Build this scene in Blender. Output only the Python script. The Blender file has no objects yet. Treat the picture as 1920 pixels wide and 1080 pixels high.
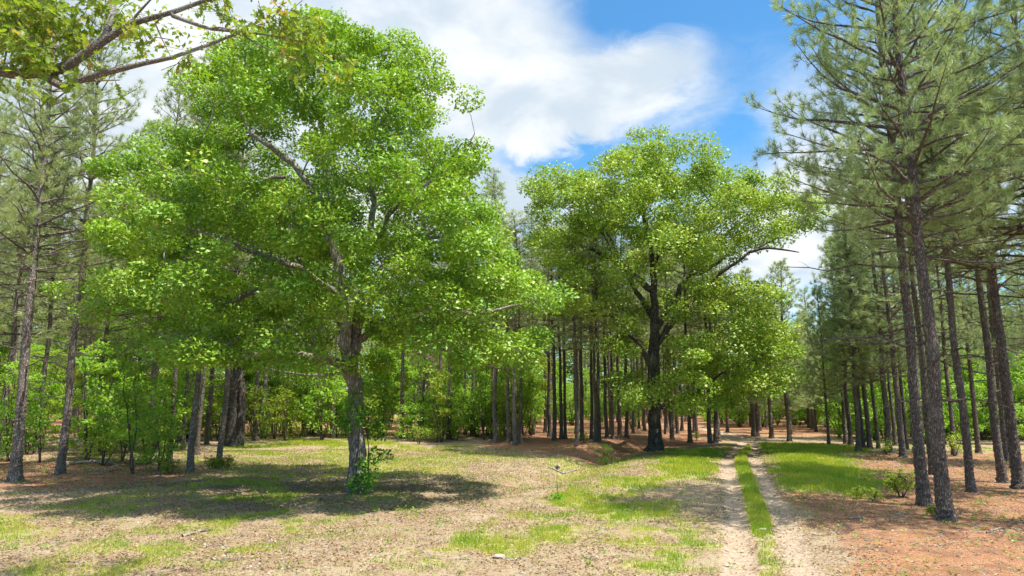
import bpy, math, random
import numpy as np
R = math.radians
rng = np.random.default_rng(7)
random.seed(7)

# ------------------------------------------------------------------ camera, sky, sun, exposure
F, W, H = 1280.0, 1920.0, 1080.0
CH = 3.2
PITCH = R(8.97)
scene = bpy.context.scene
cd = bpy.data.cameras.new('camera'); cam = bpy.data.objects.new('camera', cd)
scene.collection.objects.link(cam)
cd.sensor_width = 36; cd.lens = 36 * F / W; cd.clip_start = 0.1; cd.clip_end = 3000
cam.location = (0, 0, CH); cam.rotation_euler = (R(90) + PITCH, 0, 0)
scene.camera = cam
scene.view_settings.view_transform = 'Standard'
scene.view_settings.look = 'None'
scene.view_settings.exposure = 1.32
scene.view_settings.gamma = 1

SUN = np.array([0.34, -0.17, 0.92]); SUN /= np.linalg.norm(SUN)
sun_el = math.asin(SUN[2]); sun_az = math.atan2(SUN[0], SUN[1])
sl = bpy.data.lights.new('sun', 'SUN'); sun = bpy.data.objects.new('sun', sl)
scene.collection.objects.link(sun)
sl.energy = 4.1; sl.angle = R(0.55); sl.color = (1.0, 0.95, 0.87)
sun.rotation_euler = (math.pi / 2 - sun_el, 0, math.pi - sun_az)   # lamp -Z points away from the sun
sun.location = (0, 0, 60)


class NT:
    """small node-building helper"""
    def __init__(s, tree): s.t = tree; s.n = tree.nodes; s.l = tree.links
    def node(s, typ, **kw):
        n = s.n.new(typ)
        for k, v in kw.items(): setattr(n, k, v)
        return n
    def put(s, sock, v):
        if isinstance(v, bpy.types.NodeSocket): s.l.new(v, sock)
        elif v is not None: sock.default_value = v
    def math(s, op, a, b=None, c=None, clamp=False):
        n = s.node('ShaderNodeMath', operation=op, use_clamp=clamp)
        s.put(n.inputs[0], a)
        if b is not None: s.put(n.inputs[1], b)
        if c is not None: s.put(n.inputs[2], c)
        return n.outputs[0]
    def mix(s, f, a, b, blend='MIX'):
        n = s.node('ShaderNodeMix', data_type='RGBA', blend_type=blend)
        s.put(n.inputs[0], f)
        for i, v in ((6, a), (7, b)):
            if isinstance(v, (tuple, list)): v = tuple(v)[:3] + (1,)
            s.put(n.inputs[i], v)
        return n.outputs[2]
    def noise(s, vec, scale, detail=3, rough=0.55, dist=0):
        n = s.node('ShaderNodeTexNoise')
        if vec is not None: s.l.new(vec, n.inputs['Vector'])
        n.inputs['Scale'].default_value = scale; n.inputs['Detail'].default_value = detail
        n.inputs['Roughness'].default_value = rough; n.inputs['Distortion'].default_value = dist
        return n.outputs[0]
    def smooth(s, v, lo, hi):
        n = s.node('ShaderNodeMapRange', interpolation_type='SMOOTHSTEP')
        s.put(n.inputs[0], v); n.inputs[1].default_value = lo; n.inputs[2].default_value = hi
        return n.outputs[0]
    def mapping(s, vec, scale=(1, 1, 1), loc=(0, 0, 0)):
        n = s.node('ShaderNodeMapping'); s.l.new(vec, n.inputs[0])
        s.put(n.inputs['Location'], loc); n.inputs['Scale'].default_value = scale
        return n.outputs[0]


def ray(px, py):
    x = (px - 960) / F; y = (540 - py) / F
    return np.array([x, math.cos(PITCH) - y * math.sin(PITCH), math.sin(PITCH) + y * math.cos(PITCH)])
def P(px, py, Y):
    d = ray(px, py); t = Y / d[1]
    return np.array([0, 0, CH]) + t * d
def G(px, py):
    d = ray(px, py); t = -CH / d[2]
    return np.array([t * d[0], t * d[1]])
def azel(px, py):
    d = ray(px, py); d = d / np.linalg.norm(d)
    return math.atan2(d[0], d[1]), math.asin(d[2])

world = bpy.data.worlds.new('World'); scene.world = world; world.use_nodes = True
w = NT(world.node_tree); w.n.clear()
sky = w.node('ShaderNodeTexSky', sky_type='NISHITA', sun_disc=False)
sky.sun_elevation = sun_el; sky.sun_rotation = sun_az
sky.air_density = 1.0; sky.dust_density = 0.5; sky.ozone_density = 1.6; sky.altitude = 50
tc = w.node('ShaderNodeTexCoord').outputs['Generated']
sep = w.node('ShaderNodeSeparateXYZ'); w.l.new(tc, sep.inputs[0])
wz = w.math('ADD', w.math('MAXIMUM', sep.outputs[2], 0.0), 0.25)
comb = w.node('ShaderNodeCombineXYZ')
w.l.new(w.math('DIVIDE', sep.outputs[0], wz), comb.inputs[0]); w.l.new(w.math('DIVIDE', sep.outputs[1], wz), comb.inputs[1])
n1 = w.noise(comb.outputs[0], 1.6, 8, 0.55, 0.5)
n2 = w.noise(comb.outputs[0], 5.0, 8, 0.62, 0.8)
az = w.math('ARCTAN2', sep.outputs[0], sep.outputs[1]); el = w.math('ARCSINE', sep.outputs[2])
wa = w.math('ADD', az, w.math('MULTIPLY', w.math('SUBTRACT', n1, 0.5), 0.16))
we = w.math('ADD', el, w.math('MULTIPLY', w.math('SUBTRACT', n2, 0.5), 0.10))
def blob(px, py, sx, sy, wt):
    a, e = azel(px, py)
    p = w.math('POWER', w.math('DIVIDE', w.math('SUBTRACT', wa, a), sx / F), 2)
    q = w.math('POWER', w.math('DIVIDE', w.math('SUBTRACT', we, e), sy / F), 2)
    return w.math('MULTIPLY', w.math('EXPONENT', w.math('MULTIPLY', w.math('ADD', p, q), -1)), wt)
cov = w.math('MULTIPLY', n1, 0.35)
for b in [(420, 300, 620, 500, 1.2), (940, 110, 210, 160, 0.75), (1190, 150, 150, 85, 1.0), (1290, 110, 40, 40, 0.15),
          (1460, 460, 300, 150, 0.85), (1480, 230, 70, 160, .3), (1060, 235, 110, 45, 0.3), (1010, 370, 120, 45, .5), (1400, 75, 40, 50, 0.16), (1480, 210, 100, 30, 0.18), (1420, 60, 120, 160, -.25), (1200, 30, 160, 45, -.25),
          (1650, 60, 150, 130, 0.35), (1800, 300, 250, 200, .6), (1180, 10, 100, 45, -0.75), (1045, 300, 110, 22, -0.75), (1400, 250, 90, 40, -0.3), (1110, 85, 70, 22, -0.35)]:
    cov = w.math('ADD', cov, blob(*b))
cov = w.math('ADD', cov, w.math('MULTIPLY', w.math('SUBTRACT', n2, 0.5), 0.7))
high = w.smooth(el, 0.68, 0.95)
cov = w.math('ADD', cov, w.math('MULTIPLY', high, 0.55))  # extra cloud cover above the frame, added for fill light
n3 = w.noise(comb.outputs[0], 11.0, 8, .68, 1.2)
cov = w.math('ADD', cov, w.math('MULTIPLY', w.math('SUBTRACT', n3, 0.5), 0.30))
mask = w.smooth(cov, 0.24, 1.30)
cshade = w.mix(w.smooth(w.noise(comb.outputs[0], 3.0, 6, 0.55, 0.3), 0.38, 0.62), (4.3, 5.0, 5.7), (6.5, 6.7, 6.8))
cshade = w.mix(high, cshade, w.mix(1.0, cshade, (5.2, 5.1, 4.9), 'MULTIPLY'))   # unseen overhead cloud, brightened as added ambient fill for the shadows
skyb = w.mix(1.0, sky.outputs[0], (0.62, 1.2, 1.45), 'MULTIPLY')
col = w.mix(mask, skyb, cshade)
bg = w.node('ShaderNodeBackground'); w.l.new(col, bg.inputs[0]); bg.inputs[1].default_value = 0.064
out = w.node('ShaderNodeOutputWorld'); w.l.new(bg.outputs[0], out.inputs[0])

# ------------------------------------------------------------------ object helpers
COL = scene.collection
def tag(o, label=None, cat=None, group=None, kind=None):
    for k, v in (('label', label), ('category', cat), ('group', group), ('kind', kind)):
        if v: o[k] = v
    return o
def empty(name, loc, rz=0.0):
    o = bpy.data.objects.new(name, None); COL.objects.link(o)
    o.location = loc; o.rotation_euler = (0, 0, rz); o.empty_display_size = 0.3
    return o
def link(name, me, parent=None):
    o = bpy.data.objects.new(name, me); COL.objects.link(o)
    if parent is not None: o.parent = parent
    return o

class MB:
    """collects vertices and fixed-size faces in numpy, builds one mesh"""
    def __init__(s): s.v = []; s.f = []; s.a = []; s.n = 0
    def add(s, v, f, a=None):
        v = np.asarray(v, float).reshape(-1, 3); f = np.asarray(f, int)
        s.v.append(v); s.f.append(f + s.n); s.n += len(v)
        s.a.append(np.full(len(f), 0.5) if a is None else np.broadcast_to(a, (len(f),)))
    def mesh(s, name, mat, smooth=True):
        me = bpy.data.meshes.new(name)
        v = np.concatenate(s.v)
        loops = np.concatenate([f.ravel() for f in s.f])
        tot = np.concatenate([np.full(len(f), f.shape[1]) for f in s.f])
        start = np.concatenate([[0], np.cumsum(tot)[:-1]])
        me.vertices.add(len(v)); me.vertices.foreach_set('co', v.astype(np.float32).ravel())
        me.loops.add(len(loops)); me.loops.foreach_set('vertex_index', loops.astype(np.int32))
        me.polygons.add(len(tot)); me.polygons.foreach_set('loop_start', start.astype(np.int32))
        me.polygons.foreach_set('use_smooth', np.full(len(tot), smooth))
        me.update(calc_edges=True)
        at = me.attributes.new('tint', 'FLOAT', 'FACE')
        at.data.foreach_set('value', np.concatenate(s.a).astype(np.float32))
        me.materials.append(mat)
        return me
    def tube(s, pts, rad, sides=6, wob=0.0, cap=True, flare=None):
        pts = np.asarray(pts, float); n = len(pts); rad = np.broadcast_to(np.asarray(rad, float), (n,))
        t = np.gradient(pts, axis=0); t /= np.linalg.norm(t, axis=1)[:, None] + 1e-9
        ref = np.array([0, 0, 1.0]) if abs(t[0, 2]) < 0.9 else np.array([1.0, 0, 0])
        u = np.zeros_like(t); u[0] = np.cross(t[0], ref)
        for i in range(n):
            if i: u[i] = u[i-1] - t[i] * np.dot(u[i-1], t[i])
            u[i] /= np.linalg.norm(u[i]) + 1e-9
        v = np.cross(t, u)
        an = np.linspace(0, 2 * math.pi, sides, endpoint=False)
        ring = u[:, None, :] * np.cos(an)[None, :, None] + v[:, None, :] * np.sin(an)[None, :, None]
        rr = rad[:, None] * (1 + wob * rng.normal(size=(n, sides)))
        if flare is not None: rr = rr * flare(pts, an)
        V = pts[:, None, :] + ring * rr[:, :, None]
        i = np.arange(n - 1)[:, None] * sides; j = np.arange(sides)[None, :]; k = (j + 1) % sides
        Fq = np.stack([i + j, i + k, i + sides + k, i + sides + j], -1).reshape(-1, 4)
        s.add(V.reshape(-1, 3), Fq)
        if cap:
            s.v.append(pts[-1:] + t[-1:] * rad[-1]); tip = s.n; base = s.n - sides; s.n += 1
            s.f.append(np.stack([base + j[0], base + k[0], np.full(sides, tip)], -1)); s.a.append(np.full(sides, .5))

def unit(v): return v / (np.linalg.norm(v, axis=-1, keepdims=True) + 1e-9)
def perp(d):
    r = rng.normal(size=d.shape); return unit(r - d * (r * d).sum(-1, keepdims=True))

def leaves(mb, pos, size, tint, up=0.5, out=None, aspect=0.62, droop=0.0, nb=0.0):
    """one folded diamond per leaf"""
    n = len(pos); nor = rng.normal(size=(n, 3)); nor = unit(nor); nor[:, 2] = np.abs(nor[:, 2])
    nor = unit(nor + np.array([0, 0, up]) + (nb * out if nb else 0))
    d = perp(nor)
    if out is not None:
        d = unit(d * 0.8 + out * 0.5); 
    d[:, 2] -= droop; d = unit(d)
    sd = unit(np.cross(nor, d)); nor = np.cross(d, sd)
    L = (size * rng.uniform(0.65, 1.25, n))[:, None]; Wd = L * aspect * 0.5
    m = pos + d * L * rng.uniform(.42, .62, (n, 1)); fold = rng.uniform(0.05, 0.22, (n, 1)) * L
    V = np.stack([pos, m + sd * Wd + nor * fold, pos + d * L, m - sd * Wd + nor * fold], 1)
    Fq = np.arange(n * 4).reshape(-1, 4)
    mb.add(V.reshape(-1, 3), Fq, tint)

def lobed(mb, pos, size, tint, up=0.2, droop=0.9):
    """large close-up oak leaf: midrib outline with five lobes, two halves folded"""
    n = len(pos); nor = unit(rng.normal(size=(n, 3))); nor[:, 2] = np.abs(nor[:, 2]); nor = unit(nor + np.array([0, 0, up]))
    d = perp(nor); d[:, 2] -= droop * rng.uniform(.3, 1.2, n); d = unit(d)
    sd = unit(np.cross(nor, d)); nor = np.cross(d, sd)
    L = (size * rng.uniform(0.6, 1.25, n))[:, None]
    prof = [(0.0, .01), (.16, .05), (.34, .27), (.42, .10), (.60, .30), (.68, .10), (.83, .17), (1.0, .0)]
    cur = rng.uniform(-.25, .3, (n, 1))
    verts = []
    for t, wv in prof:
        c = pos + d * L * t + nor * L * cur * t * t
        verts += [c, c + sd * L * wv + nor * L * wv * .35, c - sd * L * wv + nor * L * wv * .35]
    V = np.stack(verts, 1); k = len(prof) * 3
    fs = []
    for i in range(len(prof) - 1):
        a, b = 3 * i, 3 * (i + 1)
        fs += [[a, a + 1, b + 1, b], [a, b, b + 2, a + 2]]
    fs = np.array(fs); Fq = (fs[None] + (np.arange(n) * k)[:, None, None]).reshape(-1, 4)
    mb.add(V.reshape(-1, 3), Fq, np.repeat(tint, len(fs)))

# ------------------------------------------------------------------ numpy noise
def vnoise(x, y, seed=0):
    x = np.asarray(x, float); y = np.asarray(y, float)
    xi = np.floor(x).astype(np.int64); yi = np.floor(y).astype(np.int64); fx = x - xi; fy = y - yi
    fx = fx * fx * (3 - 2 * fx); fy = fy * fy * (3 - 2 * fy)
    def h(a, b):
        k = (a * 374761393 + b * 668265263 + seed * 144269) & 0xffffffff
        k = ((k ^ (k >> 13)) * 1274126177) & 0xffffffff
        return ((k ^ (k >> 16)) & 0xffff) / 65535.0
    return (h(xi, yi) * (1 - fx) + h(xi + 1, yi) * fx) * (1 - fy) + (h(xi, yi + 1) * (1 - fx) + h(xi + 1, yi + 1) * fx) * fy
def fbm(x, y, sc, oct=4, seed=0):
    t = 0; a = .5; s = 0
    for i in range(oct):
        t = t + a * vnoise(x * sc, y * sc, seed + i); s += a; a *= .5; sc *= 2.1
    return t / s

# ------------------------------------------------------------------ terrain layout
def poly(pts): return np.array([G(*p) for p in pts])
RUT_L = poly([(1370, 1350), (1385, 1150), (1388, 1080), (1384, 1020), (1378, 960), (1370, 905), (1362, 872), (1368, 852), (1386, 838), (1394, 829), (1375, 821), (1345, 812), (1318, 803), (1290, 795)])
RUT_R = poly([(1640, 1350), (1545, 1150), (1512, 1080), (1490, 1020), (1465, 960), (1440, 915), (1422, 880), (1413, 857), (1418, 842), (1414, 830), (1390, 821), (1357, 811), (1328, 802), (1298, 794)])
FAINT = poly([(560, 1150), (700, 1060), (850, 990), (960, 945), (1040, 915)])
SIDE = poly([(1440, 833), (1500, 838), (1580, 842), (1700, 843)])
def pdist(x, y, pl):
    best = np.full(np.shape(x), 1e9)
    for a, b in zip(pl[:-1], pl[1:]):
        d = b - a; L = (d * d).sum() + 1e-9
        t = np.clip(((x - a[0]) * d[0] + (y - a[1]) * d[1]) / L, 0, 1)
        best = np.minimum(best, np.hypot(x - a[0] - t * d[0], y - a[1] - t * d[1]))
    return best
def inside(x, y, pl):
    c = np.zeros(np.shape(x), bool); n = len(pl)
    for i in range(n):
        a, b = pl[i], pl[(i + 1) % n]
        cond = ((a[1] > y) != (b[1] > y)) & (x < (b[0] - a[0]) * (y - a[1]) / (b[1] - a[1] + 1e-12) + a[0])
        c ^= cond
    return c
def region(x, y, pts, soft=0.8):
    pl = poly(pts); d = pdist(x, y, np.vstack([pl, pl[:1]])); ins = inside(x, y, pl)
    return np.clip(0.5 + np.where(ins, d, -d) / soft, 0, 1)
def near_line(x, y, pl, wd, soft):
    return np.clip((wd - pdist(x, y, pl)) / soft + 0.5, 0, 1)

DITCH = poly([(1000, 902), (1060, 884), (1110, 868), (1150, 853), (1190, 838), (1215, 828)])
BANK = poly([(1110, 846), (1150, 833), (1190, 824)])
def height(x, y):
    far = np.clip((np.hypot(x, y) - 5) / 15, 0, 1)
    z = (fbm(x, y, .18, 3, 3) - .5) * 0.30 * far + (fbm(x, y, .9, 3, 5) - .5) * 0.05
    z = z - 0.42 * np.exp(-(pdist(x, y, DITCH) / 1.3) ** 2) + 0.35 * np.exp(-(pdist(x, y, BANK) / 2.0) ** 2)
    z = z - 0.07 * np.exp(-(pdist(x, y, RUT_L) / .3) ** 2) - 0.07 * np.exp(-(pdist(x, y, RUT_R) / .3) ** 2)
    z = z + 0.35 * np.clip((y - 60) / 60, 0, 1) ** 2
    return z
def hz(x, y): return float(height(np.array([x]), np.array([y]))[0])
def ground_at(px, py):
    x, y = G(px, py)
    for _ in range(6):
        z = hz(x, y); d = ray(px, py); t = (z - CH) / d[2]; x, y = t * d[0], t * d[1]
    return x, y, z

def masks(x, y):
    """grass, straw, sand amounts 0..1 (material layout of the ground)"""
    nA = fbm(x, y, .35, 4, 11); nB = fbm(x, y, 1.1, 4, 21); nC = fbm(x, y, 3.0, 3, 31)
    wx = x + (fbm(x, y, .5, 3, 41) - .5) * 2.4; wy = y + (fbm(x, y, .5, 3, 51) - .5) * 2.4
    rl = pdist(x, y, RUT_L); rr = pdist(x, y, RUT_R)
    # straw: woods floors
    st = region(wx, wy, [(1470, 905), (1640, 905), (1620, 880), (1560, 856), (1640, 850), (1950, 850), (3000, 880), (2600, 1300), (1660, 1300), (1560, 1010)], 2.0)
    st = np.maximum(st, region(wx, wy, [(960, 846), (1130, 862), (1200, 838), (1330, 830), (1340, 805), (1320, 775), (1000, 770), (900, 834)], 1.6))
    st = np.maximum(st, region(wx, wy, [(-400, 905), (60, 915), (350, 900), (430, 885), (300, 868), (-400, 865)], 1.5) * .8)
    st = np.maximum(st, np.clip((y - 52) / 8, 0, 1) * .9)
    # grass
    g = 0
    mid = poly([(1445, 1200), (1443, 1080), (1430, 1010), (1420, 960), (1405, 915), (1392, 880), (1390, 855), (1402, 838)])
    midw = np.where(y < 17.5, .28, .42)
    g = np.maximum(g, np.clip((midw * (.55 + .9 * nB) - pdist(x + .5 * (nB - .5), y, mid)) / .3 + .5, 0, 1) * (.6 + .8 * nC) * np.where(y < 16.5, .55, 1.0))
    g = np.maximum(g, 1.0 * region(wx, wy, [(1432, 845), (1500, 842), (1570, 852), (1620, 880), (1665, 912), (1600, 925), (1510, 925), (1455, 910), (1428, 868)], 1.6) * np.clip(nB * 2.6 + .2, .5, 1))
    g = np.maximum(g, 1.0 * region(wx, wy, [(1230, 862), (1290, 846), (1345, 838), (1352, 872), (1345, 890), (1240, 892), (1210, 880)], 1.6) * np.clip(nB * 2.6 + .2, .5, 1))
    g = np.maximum(g, .75 * region(wx, wy, [(1380, 832), (1470, 828), (1640, 842), (1640, 850), (1440, 845)], 1.5))
    g = np.maximum(g, .72 * region(wx, wy, [(680, 1070), (840, 1000), (960, 970), (1080, 930), (1260, 915), (1250, 965), (1120, 1000), (1010, 1035), (800, 1080)], 1.4) * np.clip(nB * 3.2 - .75, 0, 1.2))
    g = np.maximum(g, .8 * region(wx, wy, [(1000, 945), (1080, 905), (1240, 885), (1350, 892), (1350, 905), (1240, 915), (1100, 955)], .8) * np.clip(nB * 2.8 - .45, 0, 1))
    g = np.maximum(g, .7 * region(wx, wy, [(1120, 1020), (1190, 975), (1345, 965), (1355, 1200), (1080, 1200)], 1.0) * np.clip(nB * 3.6 - 1.15, 0, 1))
    g = np.maximum(g, .5 * region(wx, wy, [(400, 845), (700, 830), (950, 850), (1190, 862), (1130, 905), (900, 930), (760, 895), (420, 870)], 2.0) * np.clip(nA * 2.8 - .6, 0, 1))
    g = np.maximum(g, .75 * region(wx, wy, [(400, 832), (560, 824), (700, 822), (760, 834), (640, 850), (430, 862)], 1.5) * np.clip(nA * 2.4 - .6, 0, 1))
    g = np.maximum(g, .55 * region(wx, wy, [(100, 945), (350, 925), (480, 935), (620, 955), (380, 975), (180, 968)], 1.0) * np.clip(nB * 2.8 - .9, 0, 1))
    g = np.maximum(g, .35 * region(wx, wy, [(1500, 1090), (1700, 1050), (1950, 1060), (1950, 1130), (1500, 1200)], .6) * np.clip(nB * 3 - 1.1, 0, 1))
    g = np.maximum(g, .55 * region(wx, wy, [(1550, 870), (1700, 880), (1690, 930), (1600, 935)], .6) * np.clip(nB * 3 - 1.1, 0, 1))
    g = np.maximum(g, .56 * np.clip(nB * 3.8 - 1.45, 0, 1) * np.clip(fbm(x, y, .12, 2, 13) * 3 - .6, .35, 1) * (y < 45) * (1 - .7 * st))
    g = np.maximum(g, .55 * np.clip((y - 48) / 10, 0, 1) * np.clip(nA * 3 - 1.3, 0, 1))
    # sand
    jit = .75 + .9 * (nB - .5) + .5 * (nC - .5)
    d = .85 * np.clip(1.3 - rl / (.52 * jit), 0, 1)
    d = np.maximum(d, .85 * np.clip(1.3 - rr / (.50 * jit), 0, 1))
    d = np.maximum(d, .35 * region(wx, wy, [(1230, 905), (1420, 905), (1510, 960), (1560, 1200), (1340, 1200), (1340, 985), (1220, 950)], .8))
    d = np.maximum(d, .55 * near_line(wx, wy, FAINT, .5, .5) * np.clip(nB * 2 - .3, 0, 1))
    d = np.maximum(d, .5 * near_line(wx, wy, SIDE, .7, .8))
    d = np.maximum(d, .35 * region(wx, wy, [(600, 1090), (1150, 1050), (1150, 1200), (600, 1200)], 1.0) * nB * 1.6)
    g = g * np.clip(1 - d * 1.3 * (rl < .35) - d * 1.3 * (rr < .35), 0, 1)
    return np.clip(g, 0, 1), np.clip(st, 0, 1), np.clip(d, 0, 1)

# ------------------------------------------------------------------ materials
def mat(name):
    m = bpy.data.materials.new(name); m.use_nodes = True; t = NT(m.node_tree); t.n.clear()
    o = t.node('ShaderNodeOutputMaterial'); return m, t, o
def foliage_mat(name, a, b, c, trans=0.42, gloss=0.5, tcol=None):
    """a: usual leaf, b: second hue, c: occasional odd leaf"""
    m, t, o = mat(name)
    at = t.node('ShaderNodeAttribute', attribute_name='tint').outputs['Fac']
    fr = t.math('FRACT', t.math('MULTIPLY', at, 37.0))
    col = t.mix(at, a, b); col = t.mix(t.smooth(fr, .93, .97), col, c)
    oi = t.node('ShaderNodeObjectInfo').outputs['Random']
    col = t.mix(1.0, col, t.mix(oi, (.86, .9, .8), (1.1, 1.06, 1.1)), 'MULTIPLY')
    df = t.node('ShaderNodeBsdfPrincipled'); t.l.new(col, df.inputs['Base Color'])
    df.inputs['Roughness'].default_value = gloss; df.inputs['Specular IOR Level'].default_value = .4
    tr = t.node('ShaderNodeBsdfTranslucent')
    t.l.new(t.mix(1.0, col, tcol or (1.25, 1.2, .55), 'MULTIPLY'), tr.inputs[0])
    mx = t.node('ShaderNodeMixShader'); mx.inputs[0].default_value = trans
    t.l.new(df.outputs[0], mx.inputs[1]); t.l.new(tr.outputs[0], mx.inputs[2]); t.l.new(mx.outputs[0], o.inputs[0])
    return m
def bark_mat(name, dark, light, lich, sc=1.0, stretch=(9, 9, 2.0), spots=.25):
    m, t, o = mat(name)
    v = t.node('ShaderNodeTexCoord').outputs['Object']
    oi = t.node('ShaderNodeObjectInfo').outputs['Random']
    cb = t.node('ShaderNodeCombineXYZ'); t.l.new(t.math('MULTIPLY', oi, 31), cb.inputs[2])
    ad = t.node('ShaderNodeVectorMath', operation='ADD'); t.l.new(v, ad.inputs[0]); t.l.new(cb.outputs[0], ad.inputs[1])
    v = ad.outputs[0]
    mp = t.mapping(v, stretch)
    vo = t.node('ShaderNodeTexVoronoi', feature='DISTANCE_TO_EDGE'); vo.inputs['Scale'].default_value = sc
    wv = t.node('ShaderNodeVectorMath', operation='ADD'); t.l.new(mp, wv.inputs[0])
    nn = t.node('ShaderNodeTexNoise'); t.l.new(mp, nn.inputs['Vector']); nn.inputs['Scale'].default_value = 1.5; nn.inputs['Detail'].default_value = 4
    sc_ = t.node('ShaderNodeVectorMath', operation='SCALE'); t.l.new(nn.outputs['Color'], sc_.inputs[0]); sc_.inputs['Scale'].default_value = 1.5; t.l.new(sc_.outputs[0], wv.inputs[1]); t.l.new(wv.outputs[0], vo.inputs['Vector'])
    crack = t.smooth(t.math('ADD', vo.outputs['Distance'], t.math('MULTIPLY', t.math('SUBTRACT', nn.outputs[0], .5), .5)), -0.05, 0.32)
    fine = t.noise(mp, 4.0, 5, .65)
    big = t.noise(v, 1.1, 3, .6)
    pl = t.mix(fine, tuple(.6 * c for c in light), tuple(1.35 * c for c in light))
    col = t.mix(crack, dark, pl)
    col = t.mix(t.math('MULTIPLY', t.smooth(big, .5, .7), spots), col, lich)
    bs = t.node('ShaderNodeBsdfPrincipled'); t.l.new(col, bs.inputs['Base Color']); bs.inputs['Roughness'].default_value = .9
    bs.inputs['Specular IOR Level'].default_value = .15
    hgt = t.math('ADD', crack, t.math('MULTIPLY', fine, .5))
    bp = t.node('ShaderNodeBump'); bp.inputs['Strength'].default_value = 1.0; bp.inputs['Distance'].default_value = .035
    t.l.new(hgt, bp.inputs['Height']); t.l.new(bp.outputs[0], bs.inputs['Normal']); t.l.new(bs.outputs[0], o.inputs[0])
    return m

M = {}
M['oakleaf'] = foliage_mat('oak_leaf', (.122, .258, .021), (.25, .40, .032), (.36, .40, .06), .27, .5)
M['oakleaf2'] = foliage_mat('hickory_leaf', (.190, .315, .032), (.34, .445, .055), (.42, .36, .10), .27, .5)
M['nearleaf'] = foliage_mat('overhanging_oak_leaf', (.15, .26, .025), (.28, .33, .05), (.40, .27, .08), .5)
M['shrubleaf'] = foliage_mat('shrub_leaf', (.15, .32, .028), (.28, .45, .045), (.32, .38, .06), .5)
M['shrubyellow'] = foliage_mat('yellow_shrub_leaf', (.22, .34, .030), (.34, .42, .05), (.42, .38, .08), .5)
M['vineleaf'] = foliage_mat('vine_leaf', (.11, .29, .024), (.20, .40, .034), (.3, .4, .06), .4)
M['needle'] = foliage_mat('pine_needle', (.235, .305, .105), (.40, .455, .20), (.48, .40, .18), .35, .42, (1.1, 1.1, .7))
M['needle2'] = foliage_mat('dark_pine_needle', (.225, .315, .135), (.40, .47, .24), (.46, .38, .20), .45, .42, (1.1, 1.1, .7))
M['grass'] = foliage_mat('grass_blade', (.20, .34, .016), (.46, .49, .05), (.50, .42, .14), .42)
M['weed'] = foliage_mat('ground_weed', (.12, .22, .02), (.22, .30, .03), (.4, .32, .12), .35)
M['litter'] = foliage_mat('dry_leaf', (.19, .10, .054), (.33, .225, .132), (.44, .36, .26), .12, .7, (1, 1, 1))
M['farleaf'] = foliage_mat('far_leaf', (.15, .24, .05), (.26, .34, .09), (.28, .3, .08), .4)
M['bark_pale'] = bark_mat('pale_pine_bark', (.12, .088, .070), (.40, .335, .285), (.48, .45, .41), 1.0, (21, 21, 6))
M['bark_dark'] = bark_mat('brown_pine_bark', (.085, .062, .050), (.30, .24, .197), (.40, .35, .31), 1.0, (21, 21, 6))
M['bark_oak'] = bark_mat('oak_bark', (.14, .11, .09), (.42, .355, .29), (.52, .50, .45), 1.0, (13, 13, 3.5), .6)
M['bark_oak_dark'] = bark_mat('dark_oak_bark', (.038, .031, .026), (.145, .12, .10), (.2, .2, .17), 1.0, (12, 12, 3.5), .4)
M['bark_near'] = bark_mat('overhanging_limb_bark', (.17, .13, .105), (.38, .32, .27), (.50, .48, .44), 1.0, (34, 34, 34), .8)
M['dead'] = bark_mat('dead_wood', (.24, .20, .17), (.50, .45, .40), (.55, .52, .5), 1.0, (10, 10, 10), .3)
M['twig'] = bark_mat('twig_bark', (.07, .05, .04), (.19, .145, .12), (.3, .27, .24), 1.0, (12, 12, 4))

m, t, o = mat('ground_soil'); M['ground'] = m
pos = t.node('ShaderNodeNewGeometry').outputs['Position']
def attr(n): return t.node('ShaderNodeAttribute', attribute_name=n).outputs['Fac']
f1 = t.noise(pos, 1.3, 5, .6); f2 = t.noise(pos, 9, 5, .65); f3 = t.noise(pos, 42, 4, .7)
vo = t.node('ShaderNodeTexVoronoi'); t.l.new(pos, vo.inputs['Vector']); vo.inputs['Scale'].default_value = 17
vc = t.node('ShaderNodeSeparateColor'); t.l.new(vo.outputs['Color'], vc.inputs[0])
lit = t.mix(vc.outputs[0], (.175, .108, .062), (.335, .255, .150))
lit = t.mix(t.smooth(f1, .42, .66), lit, (.305, .24, .15))
lit = t.mix(t.math('MULTIPLY', t.smooth(f3, .45, .62), .4), lit, (.22, .15, .10))
lit = t.mix(t.math('MULTIPLY', t.smooth(f2, .56, .70), .6), lit, (.40, .325, .24))
stn = t.mix(t.smooth(f3, .38, .60), (.14, .062, .033), (.38, .195, .10))
stn = t.mix(t.math('MULTIPLY', t.smooth(f2, .53, .66), .6), stn, (.42, .30, .21))
stn = t.mix(t.math('MULTIPLY', t.smooth(f1, .45, .62), .6), stn, (.15, .078, .045))
snd = t.mix(t.smooth(f2, .4, .62), (.28, .205, .135), (.385, .30, .215))
snd = t.mix(t.math('MULTIPLY', t.smooth(f3, .55, .66), .6), snd, (.36, .25, .17))
grs = t.mix(t.smooth(f2, .4, .6), (.17, .21, .04), (.34, .30, .11)); grs = t.mix(t.smooth(f3, .5, .65), grs, (.25, .17, .10))
def thr(a, n, k=.5): return t.smooth(t.math('ADD', a, t.math('MULTIPLY', t.math('SUBTRACT', n, .5), k)), .32, .62)
c = t.mix(thr(attr('straw'), f2, .9), lit, stn)
c = t.mix(thr(attr('grass'), f2, 1.0), c, grs)
c = t.mix(thr(attr('sand'), f2, .8), c, snd)
bs = t.node('ShaderNodeBsdfPrincipled'); t.l.new(c, bs.inputs['Base Color']); bs.inputs['Roughness'].default_value = .95
bs.inputs['Specular IOR Level'].default_value = .1
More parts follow.
